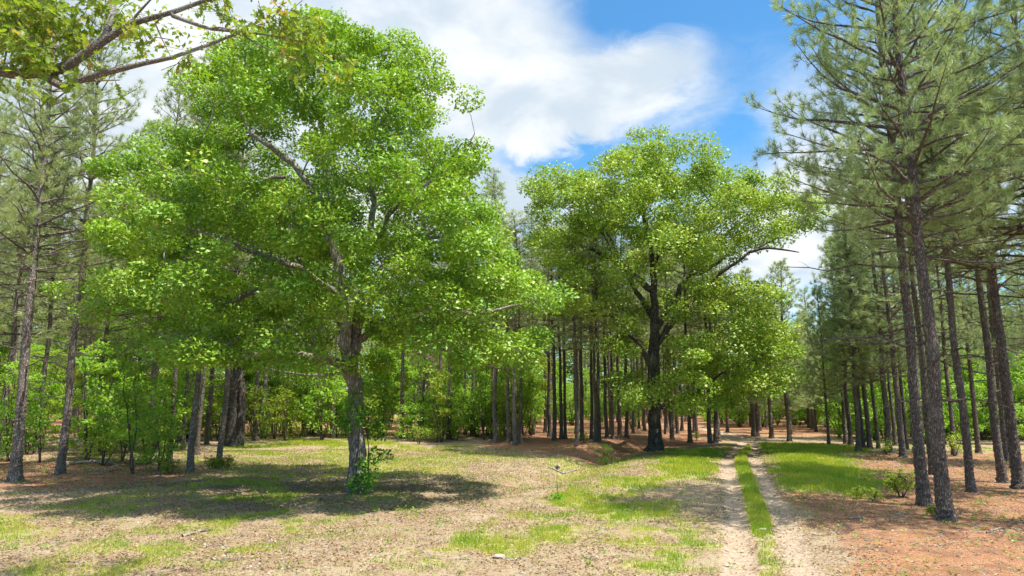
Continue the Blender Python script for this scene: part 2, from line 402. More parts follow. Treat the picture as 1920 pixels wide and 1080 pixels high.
bp = t.node('ShaderNodeBump'); bp.inputs['Strength'].default_value = .8; bp.inputs['Distance'].default_value = .04
t.l.new(t.math('ADD', f3, f2), bp.inputs['Height']); t.l.new(bp.outputs[0], bs.inputs['Normal']); t.l.new(bs.outputs[0], o.inputs[0])

# ------------------------------------------------------------------ ground and track: one sheet, cut along the track
def axis(lo, hi, step, far, grow=1.12):
    a = list(np.arange(lo, hi, step)); s = step
    while a[-1] < far: s *= grow; a.append(a[-1] + s)
    return a
xp = axis(0, 20, .14, 700); xs = np.array([-v for v in xp[:0:-1]] + xp)
ys = np.array([-v for v in axis(0, 4, .5, 500, 1.3)[:0:-1]] + list(np.arange(0, 9, .4)) + axis(9, 34, .14, 900, 1.05))
X, Y = np.meshgrid(xs, ys); Z = height(X, Y)
g_, s_, d_ = masks(X, Y)
nx, ny = len(xs), len(ys)
idx = np.arange(nx * ny).reshape(ny, nx)
Q = np.stack([idx[:-1, :-1], idx[:-1, 1:], idx[1:, 1:], idx[1:, :-1]], -1).reshape(-1, 4)
cx = (X[:-1, :-1] + X[1:, 1:]).ravel() / 2; cy = (Y[:-1, :-1] + Y[1:, 1:]).ravel() / 2
track = (np.minimum(pdist(cx, cy, RUT_L), pdist(cx, cy, RUT_R)) < .36) & (cy > 5)
def sheet(name, quads):
    used = np.unique(quads); mp = np.full(nx * ny, -1); mp[used] = np.arange(len(used))
    mb = MB(); mb.add(np.stack([X, Y, Z], -1).reshape(-1, 3)[used], mp[quads])
    me = mb.mesh(name, M['ground'])
    for nm, ar in (('grass', g_), ('straw', s_), ('sand', d_)):
        a = me.attributes.new(nm, 'FLOAT', 'POINT'); a.data.foreach_set('value', ar.ravel()[used].astype(np.float32))
    return tag(link(name, me), kind='structure')
tag(sheet('ground', Q[~track]), 'open clearing floor of dry leaves, sandy soil and pine straw', 'ground')
tag(sheet('dirt_track', Q[track]), 'pair of sandy wheel ruts curving away into the pine woods', 'track')

# ------------------------------------------------------------------ grass, weeds, litter
def scatter(n, x0, x1, y0, y1, dens):
    x = rng.uniform(x0, x1, n); y = rng.uniform(y0, y1, n)
    k = (np.abs(x) < y * .80 + 1.5)
    x, y = x[k], y[k]; p = dens(x, y); k = rng.uniform(size=len(x)) < p
    return x[k], y[k]
def blades(mb, x, y, h, wd, lean=.5):
    n = len(x); z = height(x, y); b = np.stack([x, y, z - .01], -1)
    a = rng.uniform(0, 2 * math.pi, n); s = np.stack([np.cos(a), np.sin(a), 0 * a], -1) * wd[:, None]
    l = np.stack([rng.normal(size=n), rng.normal(size=n), 0 * a], -1) * lean * h[:, None] * .5
    mid = b + l * .3 + np.array([0, 0, 1]) * (h * .55)[:, None]; tip = b + l + np.array([0, 0, 1]) * h[:, None]
    V = np.stack([b - s, b + s, mid + s * .7, mid - s * .7, tip], 1).reshape(-1, 3); k = np.arange(n) * 5
    tint = np.clip(.35 * rng.uniform(size=n) + 1.8 * (fbm(x, y, 1.0, 3, 77) - .34), 0, .99)
    h = h * (.35 + 1.5 * fbm(x, y, 2.6, 2, 78) ** 1.5 * 1.3)
    off = mb.n
    mb.add(V, np.stack([k, k + 1, k + 2, k + 3], -1), tint)
    mb.f.append(np.stack([k + 3, k + 2, k + 4], -1) + off); mb.a.append(tint)
gm = MB()
def gd(x, y):
    g, s, d = masks(x, y); cl = np.clip(fbm(x, y, 4.0, 2, 91) * 4.2 - 1.75 + g * .75, 0, 1)
    return np.where(g > .05, g, 0) ** 1.3 * cl
x, y = scatter(900000, -14, 24, 9.5, 24, gd); g = masks(x, y)[0]
blades(gm, x, y, rng.uniform(.05, .15, len(x)) * (.45 + .75 * g), rng.uniform(.003, .007, len(x)))
x, y = scatter(900000, -26, 30, 24, 56, gd); g = masks(x, y)[0]
blades(gm, x, y, rng.uniform(.06, .17, len(x)) * (.45 + .8 * g), rng.uniform(.007, .014, len(x)))
tag(link('grass', gm.mesh('grass', M['grass'])), 'bright yellow green grass growing in patches beside and between the ruts', 'grass', kind='stuff')
wm = MB()
def wd_(x, y): return np.clip(fbm(x, y, 2.6, 3, 61) * 4.5 - 2.55, 0, 1) * (1 - masks(x, y)[2]) * .9
x, y = scatter(60000, -24, 26, 9.5, 42, wd_)
z = height(x, y)
for q in range(3):
    leaves(wm, np.stack([x + rng.normal(0, .05, len(x)), y + rng.normal(0, .05, len(x)), z + rng.uniform(.01, .09, len(x))], -1), .075, rng.uniform(size=len(x)), .6)
tag(link('low_weeds', wm.mesh('low_weeds', M['weed'])), 'scattered low broadleaf weeds and seedlings poking through the dry leaves', 'weeds', kind='stuff')
lm = MB()
def ld(x, y):
    g, s, d = masks(x, y); return (1 - .93 * d) * (1 - .6 * g) * (1 - .72 * s) * np.clip(fbm(x, y, .7, 4, 71) * 3.6 - 1.0, .16, 1)
x, y = scatter(420000, -28, 22, 9.5, 42, ld)
leaves(lm, np.stack([x, y, height(x, y) + rng.uniform(.0, .025, len(x))], -1), .062, rng.uniform(size=len(x)), 1.2, aspect=.6)
tag(link('leaf_litter', lm.mesh('leaf_litter', M['litter'])), 'carpet of dry brown fallen leaves over the clearing', 'leaf litter', kind='stuff')

km = MB()
x, y = scatter(9000, -24, 26, 9.5, 40, lambda x, y: np.clip(fbm(x, y, .8, 3, 83) * 3 - .9, .1, 1) * (1 - .8 * masks(x, y)[2]) * (1 - .8 * masks(x, y)[0]))
for a_, b_ in zip(x, y):
    t0_ = rng.uniform(0, 6.28); L_ = rng.uniform(.08, .5); e_ = np.array([math.cos(t0_), math.sin(t0_)]) * L_; z_ = hz(a_, b_) + .012
    km.tube([(a_, b_, z_), (a_ + e_[0] * .5 + rng.normal(0, .03), b_ + e_[1] * .5 + rng.normal(0, .03), z_ + .015), (a_ + e_[0], b_ + e_[1], hz(a_ + e_[0], b_ + e_[1]) + .01)], [.007, .006, .003], 4, cap=False)
tag(link('twig_litter', km.mesh('twig_litter', M['dead'])), 'many thin fallen twigs strewn over straw and dry leaves', 'twigs', kind='stuff')

# ------------------------------------------------------------------ broadleaf trees from limb lines and foliage lobes
def resample(pts, step):
    pts = np.asarray(pts, float); seg = np.linalg.norm(np.diff(pts[:, :3], axis=0), axis=1); s = np.concatenate([[0], np.cumsum(seg)])
    n = max(2, int(s[-1] / step) + 1); q = np.linspace(0, s[-1], n)
    return np.stack([np.interp(q, s, pts[:, i]) for i in range(pts.shape[1])], 1)

def to_px(p):
    d = np.asarray(p) - np.array([0, 0, CH]); a = d[1] * math.cos(PITCH) + d[2] * math.sin(PITCH); b = -d[1] * math.sin(PITCH) + d[2] * math.cos(PITCH)
    return 960 + F * d[0] / a, 540 - F * b / a
def grow(limbs, lobes, clump_d, clump_r, per, leaf, seed, tip=.010, flat=.62, jitter=.10, twigs=3, gaps=()):
    # gaps are hollows in the near side of the crown where limbs show
    """limbs: arrays (x,y,z,r); lobes: (centre, radii, weight). returns wood MB, leaf MB"""
    global rng
    keep = rng; rng = np.random.default_rng(seed)
    wood, fol = MB(), MB()
    nodes = []; par = []; rad0 = []; main = []
    for lb in limbs:
        q = resample(lb, .45)
        if len(q) > 3: q[1:-1, :3] += rng.normal(0, .035, (len(q) - 2, 3))
        st = len(nodes)
        pa = -1
        if st:
            pa = int(np.argmin(np.linalg.norm(np.array(nodes) - q[0, :3], axis=1)))
        for i, p in enumerate(q):
            nodes.append(p[:3].copy()); par.append(pa if i == 0 else st + i - 1); rad0.append(p[3])
        main.append(list(range(st, len(nodes))))
    cs = []
    for c, r, wt in lobes:
        vol = (r[0] * r[1] * r[2]) ** (2 / 3.); n = int(wt * vol * 3.2 / clump_d ** 2) + 2
        for _ in range(n):
            d = unit(rng.normal(size=3)); p = c + d * r * rng.uniform(.1, 1) ** .30
            if p[2] < .25: continue
            if gaps:
                u_, v_ = to_px(p)
                if any(((u_ - g[0]) / g[2]) ** 2 + ((v_ - g[1]) / g[3]) ** 2 < 1 and p[1] < g[4] and rng.uniform() < g[5] for g in gaps): continue
            cs.append(p)
    rng.shuffle(cs); kept = []
    for p in cs:
        if not kept or np.min(np.linalg.norm(np.array(kept) - p, axis=1)) > clump_d: kept.append(p)
    cs = np.array(kept)
    axis_p = np.array(limbs[0][len(limbs[0]) // 2][:3])
    N = np.array(nodes)
    dist = np.array([np.min(np.linalg.norm(N - p, axis=1)) for p in cs]); order = np.argsort(dist)
    chains = []
    for oi in order:
        p = cs[oi]; N = np.array(nodes)
        d = np.linalg.norm(N - p, axis=1)
        pen = 0.22 * np.linalg.norm(N - axis_p, axis=1)
        k = int(np.argmin(d + pen + 5 * (N[:, 2] < 1.0)))
        L = d[k]; m = max(2, int(L / .5) + 1)
        prev = k; ch = [k]
        bow = rng.normal(0, jitter, 3) * L
        for i in range(1, m + 1):
            f = i / m; q = N[k] * (1 - f) + p * f + bow * math.sin(math.pi * f) + rng.normal(0, .03, 3) * (i < m)
            q[2] += .10 * L * math.sin(math.pi * f) 
            nodes.append(q); par.append(prev); rad0.append(0); prev = len(nodes) - 1; ch.append(prev)
        chains.append(ch)
    n = len(nodes); acc = np.zeros(n); haschild = np.zeros(n, bool)
    for i in range(n):
        if par[i] >= 0: haschild[par[i]] = True
    # process children before parents (children always have larger index except limb joins, which also do)
    for i in range(n - 1, -1, -1):
        if not haschild[i]: acc[i] = tip ** 2.1
        if par[i] >= 0: acc[par[i]] += acc[i]
    rad = np.minimum(acc ** (1 / 2.1), .16)
    rad = np.where(np.array(rad0) > 0, np.array(rad0), rad)
    N = np.array(nodes)
    for j, ids in enumerate(main):
        fl = None
        if j == 0:
            z0 = N[ids[0]][2]; ph = rng.uniform(0, 6)
            fl = lambda p, an: 1 + (0.55 * np.exp(-(p[:, 2:3] - z0) / .35)) * (1 + .35 * np.sin(an * 5 + ph)[None]) + .05 * np.sin(an * 3 + p[:, 2:3] * 1.3)
        pts, rr = N[ids], rad[ids]
        if j and par[ids[0]] >= 0: pts = np.vstack([N[par[ids[0]]], pts]); rr = np.concatenate([[rr[0]], rr])
        a = resample(np.column_stack([pts, rr]), .15)
        wood.tube(a[:, :3], a[:, 3], 14 if j == 0 else 9, .035, flare=fl)
    for ch in chains:
        rr = rad[ch].copy(); rr[0] = min(rr[0], rr[1] * 1.15)
        wood.tube(N[ch], rr, 5, .04)
    # foliage
    ct = rng.uniform(size=len(cs))
    for i, p in enumerate(cs):
        k = int(per * rng.uniform(.55, 1.45)); cr = clump_r * rng.uniform(.75, 1.25)
        d = unit(rng.normal(size=(k, 3))); rr = rng.uniform(0, 1, (k, 1)) ** .42 * cr
        q = p + d * rr * np.array([1, 1, flat]) + np.array([0, 0, .08]); q += (rng.normal(size=(1, 3))) * .05
        q = q[q[:, 2] > .05]
        tint = np.clip(ct[i] * .75 + rng.uniform(-.05, .3, len(q)), 0, .999)
        leaves(fol, q, leaf, tint, .55, unit(q - p), nb=.95)
        for _ in range(twigs):
            e = p + unit(rng.normal(size=3)) * cr * .9 * np.array([1, 1, flat]); mm = (p + e) / 2 + rng.normal(0, .06, 3)
            wood.tube([p, mm, e], [.009, .006, .003], 3, cap=False)
    rng = keep
    return wood, fol

def px_limb(pts, Y0):
    """(px, py, radius, dy) polyline to world xyz r"""
    out = []
    for q in pts:
        dy = q[3] if len(q) > 3 else 0
        out.append(np.append(P(q[0], q[1], Y0 + dy), q[2]))
    return np.array(out)
def px_lobes(L, Y0, cxp, Rw, depth=.85):
    """(px,py,rx,ry[,wt[,dy]]); lobes near the axis are repeated nearer and farther to fill the crown's depth"""
    out = []
    for q in L:
        s = Y0 / F; wt = q[4] if len(q) > 4 else 1
        if len(q) > 5: dys = [q[5]]
        else:
            lat = abs(q[0] - cxp) * s; reach = math.sqrt(max(Rw ** 2 - lat ** 2, .6)) * depth
            dys = [0] if reach < 2.2 else ([-reach * .5, reach * .5] if reach < 4 else [-reach * .72, 0, reach * .72])
        for dy in dys:
            sh = 1 - .16 * abs(dy) / Rw
            px = cxp + (q[0] - cxp) * (1 - .05 * abs(dy) / Rw)
            out.append((P(px, q[1], Y0 + dy), np.array([q[2] * s * sh, max(q[2], q[3]) * s * .95, q[3] * s * sh]), wt))
    return out
def finish(name, base, wood, fol, bm, lmat, label, cat, group=None, extra=None):
    root = empty(name, tuple(base)); tag(root, label, cat, group)
    off = np.array(base)
    for mb in (wood, fol): mb.v = [v - off for v in mb.v]
    link('trunk', wood.mesh('trunk', bm), root); link('crown', fol.mesh('crown', lmat), root)
    return root

# --- big oak left of centre
bx, by, bz = ground_at(670, 922); YA = by
limbs = [px_limb([(671, 926, .31), (669, 880, .285), (667, 811, .27), (669, 745, .265), (661, 705, .27), (650, 670, .22), (648, 613, .19), (640, 555, .19), (630, 480, .17), (622, 420, .13), (618, 330, .09), (600, 220, .06), (610, 120, .03)], YA),
    px_limb([(660, 690, .22), (668, 650, .20, .3), (669, 600, .19, .5), (680, 530, .17, .8), (693, 440, .13, 1), (702, 390, .11, 1.1), (694, 325, .08, 1.0), (720, 230, .05, 1.2), (740, 130, .03, 1.2)], YA),
    px_limb([(632, 490, .14), (610, 420, .13, -.3), (595, 370, .12, -.6), (565, 320, .11, -.8), (520, 285, .10, -1.0), (470, 250, .07, -1.2), (445, 200, .05, -1.4), (420, 160, .03, -1.5)], YA),
    px_limb([(595, 375, .08, -.6), (575, 345, .07, -.9), (525, 327, .06, -1.4), (480, 345, .05, -1.8), (400, 340, .03, -2.2)], YA),
    px_limb([(640, 590, .15), (590, 548, .13, .8), (515, 532, .12, 1.3), (472, 551, .11, 1.6), (376, 597, .08, 2), (274, 656, .05, 2.3)], YA),
    px_limb([(652, 690, .15), (600, 668, .13, -.8), (530, 662, .11, -1.6), (450, 672, .09, -2.2), (380, 650, .06, -2.8), (300, 640, .04, -3.2)], YA),
    px_limb([(640, 560, .12), (560, 500, .10, -2), (470, 470, .08, -3), (360, 430, .06, -3.8), (260, 380, .03, -4)], YA),
    px_limb([(690, 470, .10, 1), (715, 440, .09, -.5), (728, 400, .08, -1.0), (780, 360, .06, -1.5), (840, 320, .04, -1.6), (890, 250, .02, -1.6)], YA),
    px_limb([(672, 640, .14, .3), (720, 600, .12, -.2), (770, 580, .10, -.8), (830, 580, .08, -1), (900, 590, .06, -1.2), (980, 570, .03, -1)], YA),
    px_limb([(680, 530, .11, .8), (740, 480, .09, .8), (790, 452, .07, .6), (830, 438, .06, .4), (872, 438, .03, .3)], YA),
    px_limb([(668, 620, .12, .5), (700, 560, .10, 2), (770, 470, .08, 3.5), (850, 400, .04, 4.5)], YA),
    px_limb([(655, 640, .12, .2), (600, 540, .10, 3), (520, 430, .07, 4.5), (430, 350, .04, 5.2)], YA),
    px_limb([(720, 600, .08, -.2), (780, 640, .06, 0), (850, 660, .05, .2), (930, 690, .03, .4), (985, 690, .02, .4)], YA),
]
lob = px_lobes([(560, 90, 95, 62), (640, 90, 90, 48), (720, 135, 90, 75), (775, 200, 72, 75), (480, 140, 85, 70), (420, 190, 75, 75), (610, 220, 140, 100), (800, 330, 105, 85),
    (885, 215, 40, 36, 1.3, -1.5), (880, 275, 34, 28, 1, -1.5), (385, 300, 95, 70), (265, 325, 80, 52), (235, 370, 48, 30), (300, 440, 105, 55), (430, 420, 120, 80), (560, 340, 110, 90), (700, 420, 150, 110), (560, 470, 100, 60),
    (870, 420, 80, 75), (905, 500, 70, 60), (960, 560, 88, 45), (1015, 575, 42, 30), (840, 555, 100, 55), (925, 640, 70, 35), (985, 670, 38, 45), (840, 640, 70, 38), (760, 560, 90, 60),
    (270, 540, 90, 45), (205, 590, 45, 30), (420, 570, 110, 50), (330, 640, 85, 38), (450, 655, 90, 33), (560, 655, 75, 35), (560, 575, 90, 50), (640, 560, 60, 60), (760, 640, 50, 35),
    (150, 548, 45, 28, .9, 1.5)], YA, 610, 7.6)
lob += px_lobes([(625, 690, 26, 28, 1.6, -.45), (700, 705, 28, 40, 1.8, .1), (690, 670, 28, 36, 1.6, -.45), (720, 640, 30, 30, 1.4, .3)], YA, 670, 1)
wood, fol = grow(limbs, lob, .80, .68, 400, .135, 101, gaps=[(510, 285, 60, 42, YA - .6, 1), (580, 355, 38, 42, YA - .6, 1), (530, 340, 45, 25, YA - .6, 1), (692, 400, 30, 70, YA + .3, .85), (632, 480, 30, 60, YA + .2, .95), (820, 440, 50, 22, YA - .5, .9), (450, 560, 90, 28, YA, .85), (650, 610, 32, 45, YA + .3, 1), (590, 680, 45, 22, YA, .9), (350, 610, 60, 25, YA, .7), (700, 180, 40, 50, YA + 9, .5), (450, 120, 40, 30, YA + 9, .5), (560, 230, 35, 30, YA + 9, .5)])
print('oak leaves', sum(len(f) for f in fol.f))
oak = finish('oak_tree', (bx, by, bz), wood, fol, M['bark_oak'], M['oakleaf'], 'big bright green oak left of centre with ivy round its pale trunk', 'oak tree')
def to_local(pts, root): return np.asarray(pts) - np.array(root.location)
dead = MB()
dead.tube(px_limb([(640, 700, .06, -.3), (601, 704, .06, -1.0), (560, 702, .05, -1.4), (520, 695, .04, -1.7), (494, 689, .025, -1.9)], YA)[:, :3], [.06, .055, .05, .04, .02], 7, .08)
dead.tube(px_limb([(650, 680, .05), (636, 675, .05, -.6), (622, 671, .04, -.9), (614, 668, .03, -1.0)], YA)[:, :3], [.06, .055, .045, .03], 7, .08)
dead.v = [v - np.array([bx, by, bz]) for v in dead.v]
tag(link('dead_branch', dead.mesh('dead_branch', M['bark_oak']), oak))
dead = MB(); rr_ = np.random.default_rng(3)
s0 = P(352, 640, YA - 3.6)
for i in range(9):
    e = P(290 + 8 * i + rr_.uniform(-6, 6), 628 + rr_.uniform(-14, 12), YA - 3.9 + rr_.uniform(-.4, .4)); m_ = (s0 * .5 + e * .5) + rr_.normal(0, .08, 3)
    dead.tube([s0, m_, e], [.018, .012, .006], 4)
dead.tube([s0, P(380, 652, YA - 3.2), P(400, 660, YA - 2.8)], [.02, .025, .03], 5)
dead.v = [v - np.array([bx, by, bz]) for v in dead.v]
tag(link('dead_twigs', dead.mesh('dead_twigs', M['dead']), oak), 'bleached bare twig spray')

# --- ivy on its trunk
def ivy(spec, label, name='climbing_vine', seed=5, stems=4):
    r = np.random.default_rng(seed); f = MB(); s = MB()
    for (px, py, rx, ry, n, dy) in spec:
        c = P(px, py, YA + dy); sc = YA / F
        d = unit(r.normal(size=(n, 3))) * r.uniform(.1, 1, (n, 1)) ** .4
        q = c + d * np.array([rx * sc, .35, ry * sc]); q = q[q[:, 2] > bz + .03]
        leaves(f, q, .12, r.uniform(size=len(q)), .35, unit(q - c), .75)
    for k in range(stems):
        a = r.uniform(0, 6.28); pts = []
        for i in range(14):
            z = bz + i * .23; rad = .40 if i < 2 else .35
            pts.append((bx + math.cos(a) * rad + .002 * i, by + math.sin(a) * rad, z)); a += r.uniform(-.1, .25)
        s.tube(pts, np.linspace(.022, .01, 14), 5)
    off = np.array([bx, by, bz])
    for mb in (f, s): mb.v = [v - off for v in mb.v]
    root = empty(name, (bx, by, bz)); tag(root, label, 'vine')
    link('stem', s.mesh('stem', M['twig']), root); link('leaves', f.mesh('leaves', M['vineleaf']), root)
ivy([(660, 775, 24, 36, 300, -.45), (640, 800, 14, 18, 120, -.45), (698, 785, 24, 28, 260, .1), (712, 808, 22, 16, 160, .1), (676, 908, 24, 18, 230, -.5), (695, 885, 14, 26, 130, -.3), (702, 850, 14, 10, 60, 0), (722, 855, 14, 10, 70, 0), (680, 870, 7, 12, 60, -.4)],
    'leafy green vine climbing the pale trunk of the big left oak')

# --- second big tree by the track
cxx, cyy, czz = ground_at(1228, 846); YB = cyy
limbs = [px_limb([(1228, 849, .42), (1227, 800, .38), (1226, 740, .36), (1226, 680, .37), (1227, 620, .27), (1227, 560, .22), (1224, 500, .18), (1219, 460, .15), (1212, 420, .17), (1205, 400, .13), (1215, 340, .08), (1225, 280, .05)], YB),
    px_limb([(1228, 650, .24), (1248, 622, .19), (1270, 595, .16, -.5), (1300, 560, .14, -1), (1335, 525, .12, -1.4), (1368, 500, .095, -1.8), (1410, 470, .075, -2), (1450, 450, .055, -2), (1495, 432, .04, -2)], YB),
    px_limb([(1222, 545, .22), (1200, 525, .19, .3), (1170, 500, .16, .6), (1125, 475, .13, .8), (1095, 462, .10, .8), (1050, 430, .05, .8)], YB),
    px_limb([(1262, 600, .18), (1275, 540, .15, .8), (1295, 515, .12, 1), (1345, 495, .09, 1.2), (1400, 440, .05, 1.2)], YB),
    px_limb([(1222, 690, .20), (1202, 650, .15, -1), (1170, 610, .12, -1.6), (1140, 590, .12, -2), (1085, 575, .07, -2.4), (1040, 540, .04, -2.4)], YB),
    px_limb([(1230, 765, .16), (1260, 757, .13, -.7), (1290, 748, .10, -1.3), (1330, 715, .08, -1.8), (1370, 690, .06, -2.2), (1430, 670, .04, -2.4)], YB),
    px_limb([(1222, 500, .15), (1240, 470, .13, -1), (1270, 455, .10, -1.8), (1310, 450, .06, -2.2)], YB),
    px_limb([(1410, 472, .09, -2), (1440, 466, .08, -2.2), (1470, 466, .06, -2.3), (1498, 473, .03, -2.4)], YB),
    px_limb([(1226, 600, .2), (1190, 540, .15, 3), (1130, 420, .08, 5), (1060, 370, .04, 5)], YB),
    px_limb([(1228, 620, .2), (1290, 520, .15, 3.5), (1370, 430, .08, 6), (1440, 380, .04, 6)], YB),
]
lob = px_lobes([(1225, 285, 60, 46), (1180, 330, 75, 45), (1160, 290, 22, 20), (1290, 320, 65, 50), (1335, 310, 26, 24), (1060, 365, 72, 38), (1010, 345, 35, 22), (1110, 400, 90, 50), (1200, 400, 110, 60), (1320, 380, 95, 50),
    (1420, 370, 62, 34), (1395, 335, 20, 18), (1475, 400, 60, 38), (1530, 420, 40, 28), (1545, 400, 24, 16), (1010, 410, 40, 30), (1050, 465, 62, 38), (1120, 520, 75, 42), (1230, 480, 95, 50), (1420, 440, 60, 32),
    (1330, 470, 70, 35), (1310, 560, 80, 40), (1400, 560, 65, 40), (1440, 620, 50, 45), (1380, 650, 80, 45), (1455, 690, 38, 38), (1300, 690, 70, 50), (1180, 575, 60, 35), (1100, 570, 55, 28), (1180, 640, 45, 30, .7), (1195, 725, 40, 32, .9),
    (1250, 720, 35, 30, 1.2, -1.5), (1330, 725, 75, 38, 1.2, -2.5), (1270, 740, 40, 28, 1.2, -2.5), (1400, 700, 60, 40, 1.2, -2.5), (1330, 740, 60, 28), (1410, 720, 55, 28), (1470, 650, 25, 25), (1490, 700, 16, 25, .8, -3), (1195, 765, 26, 16, .9, -1.5)], YB, 1250, 8.8)
wood, fol = grow(limbs, lob, 1.05, .92, 290, .185, 202, twigs=2, tip=.011, gaps=[(1226, 540, 38, 110, YB + .3, .95), (1150, 490, 65, 30, YB, .9), (1225, 670, 35, 60, YB, 1), (1350, 505, 85, 24, YB - 1, .75), (1280, 570, 40, 28, YB - .5, .8), (1450, 450, 50, 25, YB - 2, .9), (1130, 590, 50, 25, YB, .8), (1050, 430, 25, 25, YB + 9, .7), (1290, 400, 30, 25, YB + 9, .7), (1300, 300, 22, 18, YB + 9, .7), (1500, 480, 40, 25, YB + 9, .8)])
print('tree 2 leaves', sum(len(f) for f in fol.f))
oak2 = finish('hickory_tree', (cxx, cyy, czz), wood, fol, M['bark_oak_dark'], M['oakleaf2'], 'large yellow green spreading tree with dark trunk beside the bend of the track', 'tree')

# --- dark twin-trunk oak at the back left
tx, ty, tz = ground_at(440, 836); YC = ty
limbs = [px_limb([(436, 838, .42), (435, 790, .37), (436, 740, .34), (440, 690, .31), (450, 640, .30), (470, 590, .25), (490, 520, .18), (500, 430, .10), (510, 330, .05)], YC),
    px_limb([(450, 838, .30, .1), (452, 780, .26, .1), (455, 730, .25, .1), (440, 660, .25, .4), (425, 600, .2, .6), (400, 500, .12, 1), (390, 420, .05, 1)], YC),
    px_limb([(450, 650, .2), (500, 610, .15, -2), (560, 580, .1, -3), (620, 560, .05, -3)], YC)]
lob = px_lobes([(430, 400, 130, 70), (520, 360, 100, 60), (350, 470, 100, 60), (500, 480, 130, 60), (560, 560, 90, 40), (390, 570, 110, 45), (640, 430, 80, 50)], YC, 450, 8)
wood, fol = grow(limbs, lob, 1.25, 1.05, 95, .23, 303, twigs=1, tip=.016)
finish('oak_tree', (tx, ty, tz), wood, fol, M['bark_oak_dark'], M['oakleaf'], 'shaded twin-stemmed oak with thick blackish trunks behind the left clearing', 'oak tree')

# --- overhanging oak at top left (its trunk stands just outside the view)
YD = 7.4
tb = np.array([-9.2, 7.0, hz(-9.2, 7.0)])
j0 = P(-60, 120, YD)
trunkD = np.array([[*tb, .42], [tb[0] + .1, tb[1], 2.5, .36], [tb[0] + .4, tb[1] + .1, 5.0, .32], [tb[0] + .8, tb[1] + .3, 7.5, .25], [tb[0] + 1, tb[1] + .6, 10, .15], [tb[0] + 1, tb[1] + 1, 12.5, .06]])
stem = [[tb[0] + .35, tb[1] + .1, 4.6, .2]]
limbs = [trunkD,
    np.vstack([[[tb[0] + .45, tb[1] + .1, 5.3, .16], [tb[0] + 1.6, tb[1] + .2, 5.9, .13]], px_limb([(-90, 105, .085), (0, 133, .066), (50, 143, .060), (95, 135, .056), (130, 118, .054), (165, 100, .050), (200, 70, .044), (245, 45, .035), (310, 25, .029), (370, 0, .024), (450, -50, .02)], YD)]),
    px_limb([(80, 140, .045), (105, 166, .041, -.1), (150, 155, .039, -.2), (185, 143, .036, -.2), (255, 135, .029, -.1), (280, 122, .026), (340, 105, .021), (370, 90, .024, .1), (420, 75, .018, .1), (465, 55, .010, .1)], YD),
    px_limb([(200, 70, .045), (197, 32, .038, .1), (218, 0, .03, .2), (240, -60, .02, .2)], YD),
    px_limb([(240, 45, .018), (262, 25, .014), (290, 5, .010), (300, -20, .008)], YD),
    px_limb([(310, 25, .028), (350, 36, .022), (400, 48, .018, .1), (465, 58, .014, .2), (500, 63, .011, .3), (575, 80, .006, .4)], YD),
    px_limb([(420, 50, .010), (455, 80, .007), (500, 98, .005), (540, 110, .003)], YD),
    px_limb([(290, 45, .010), (305, 70, .008), (320, 90, .005), (322, 110, .003)], YD),
    px_limb([(150, 152, .016), (180, 148, .012, .3), (225, 150, .006, .5)], YD),
    np.array([[tb[0] + .8, tb[1] + .3, 7.5, .16], [tb[0] + 2.5, tb[1] + .8, 9.5, .12], [tb[0] + 5, tb[1] + 1.2, 10.8, .06]]),
    np.array([[tb[0] + .4, tb[1] + .1, 5.5, .16], [tb[0] - 2.5, tb[1] + 1, 7.5, .12], [tb[0] - 4.5, tb[1] + 2, 8.5, .06]]),
    np.array([[tb[0] + .8, tb[1] + .3, 7.0, .14], [tb[0] + 1, tb[1] + 3, 9, .10], [tb[0] + .8, tb[1] + 5, 9.5, .05]])]
A = lambda x, y, z: np.array([x, y, z], float)
lob = [(A(-8, 8, 11.5), A(3, 3, 1.8), .5), (A(-5.2, 8.4, 10.8), A(2.4, 2, 1.2), .5), (A(-12, 9, 9.5), A(2.6, 2.6, 1.6), .5), (A(-8.5, 11, 10.2), A(2.6, 2.4, 1.4), .5), (A(-11, 6, 8), A(2, 2, 1.4), .5), (A(-4.0, 10.6, 12.0), A(2.8, 1.5, .9), .9)]
lobN = [(40, 40, 95, 55, 1, 0), (120, 40, 60, 45, 1, .1), (60, 110, 70, 32, .9, -.2), (150, 105, 45, 25, .6, .2), (10, 150, 30, 12, .6, 0), (90, 160, 28, 10, .8, -.3), (190, 20, 40, 25, .8, .2), (390, -5, 50, 20, .9, .2), (560, 60, 70, 42, .9, .4), (620, 100, 30, 30, .6, .4), (500, 25, 45, 22, .7, .3), (225, 50, 25, 12, .5, -.2), (420, 62, 35, 12, .35, 0), (215, 150, 12, 6, .5, .3), (330, 100, 22, 10, .35, 0), (260, 62, 30, 8, .3, 0), (430, 15, 50, 12, .4, 0), (540, 120, 45, 16, .6, .3), (20, -10, 130, 30, 1, .4)]
wood, fol = grow(limbs, lob, .62, .6, 130, .12, 404, twigs=2)
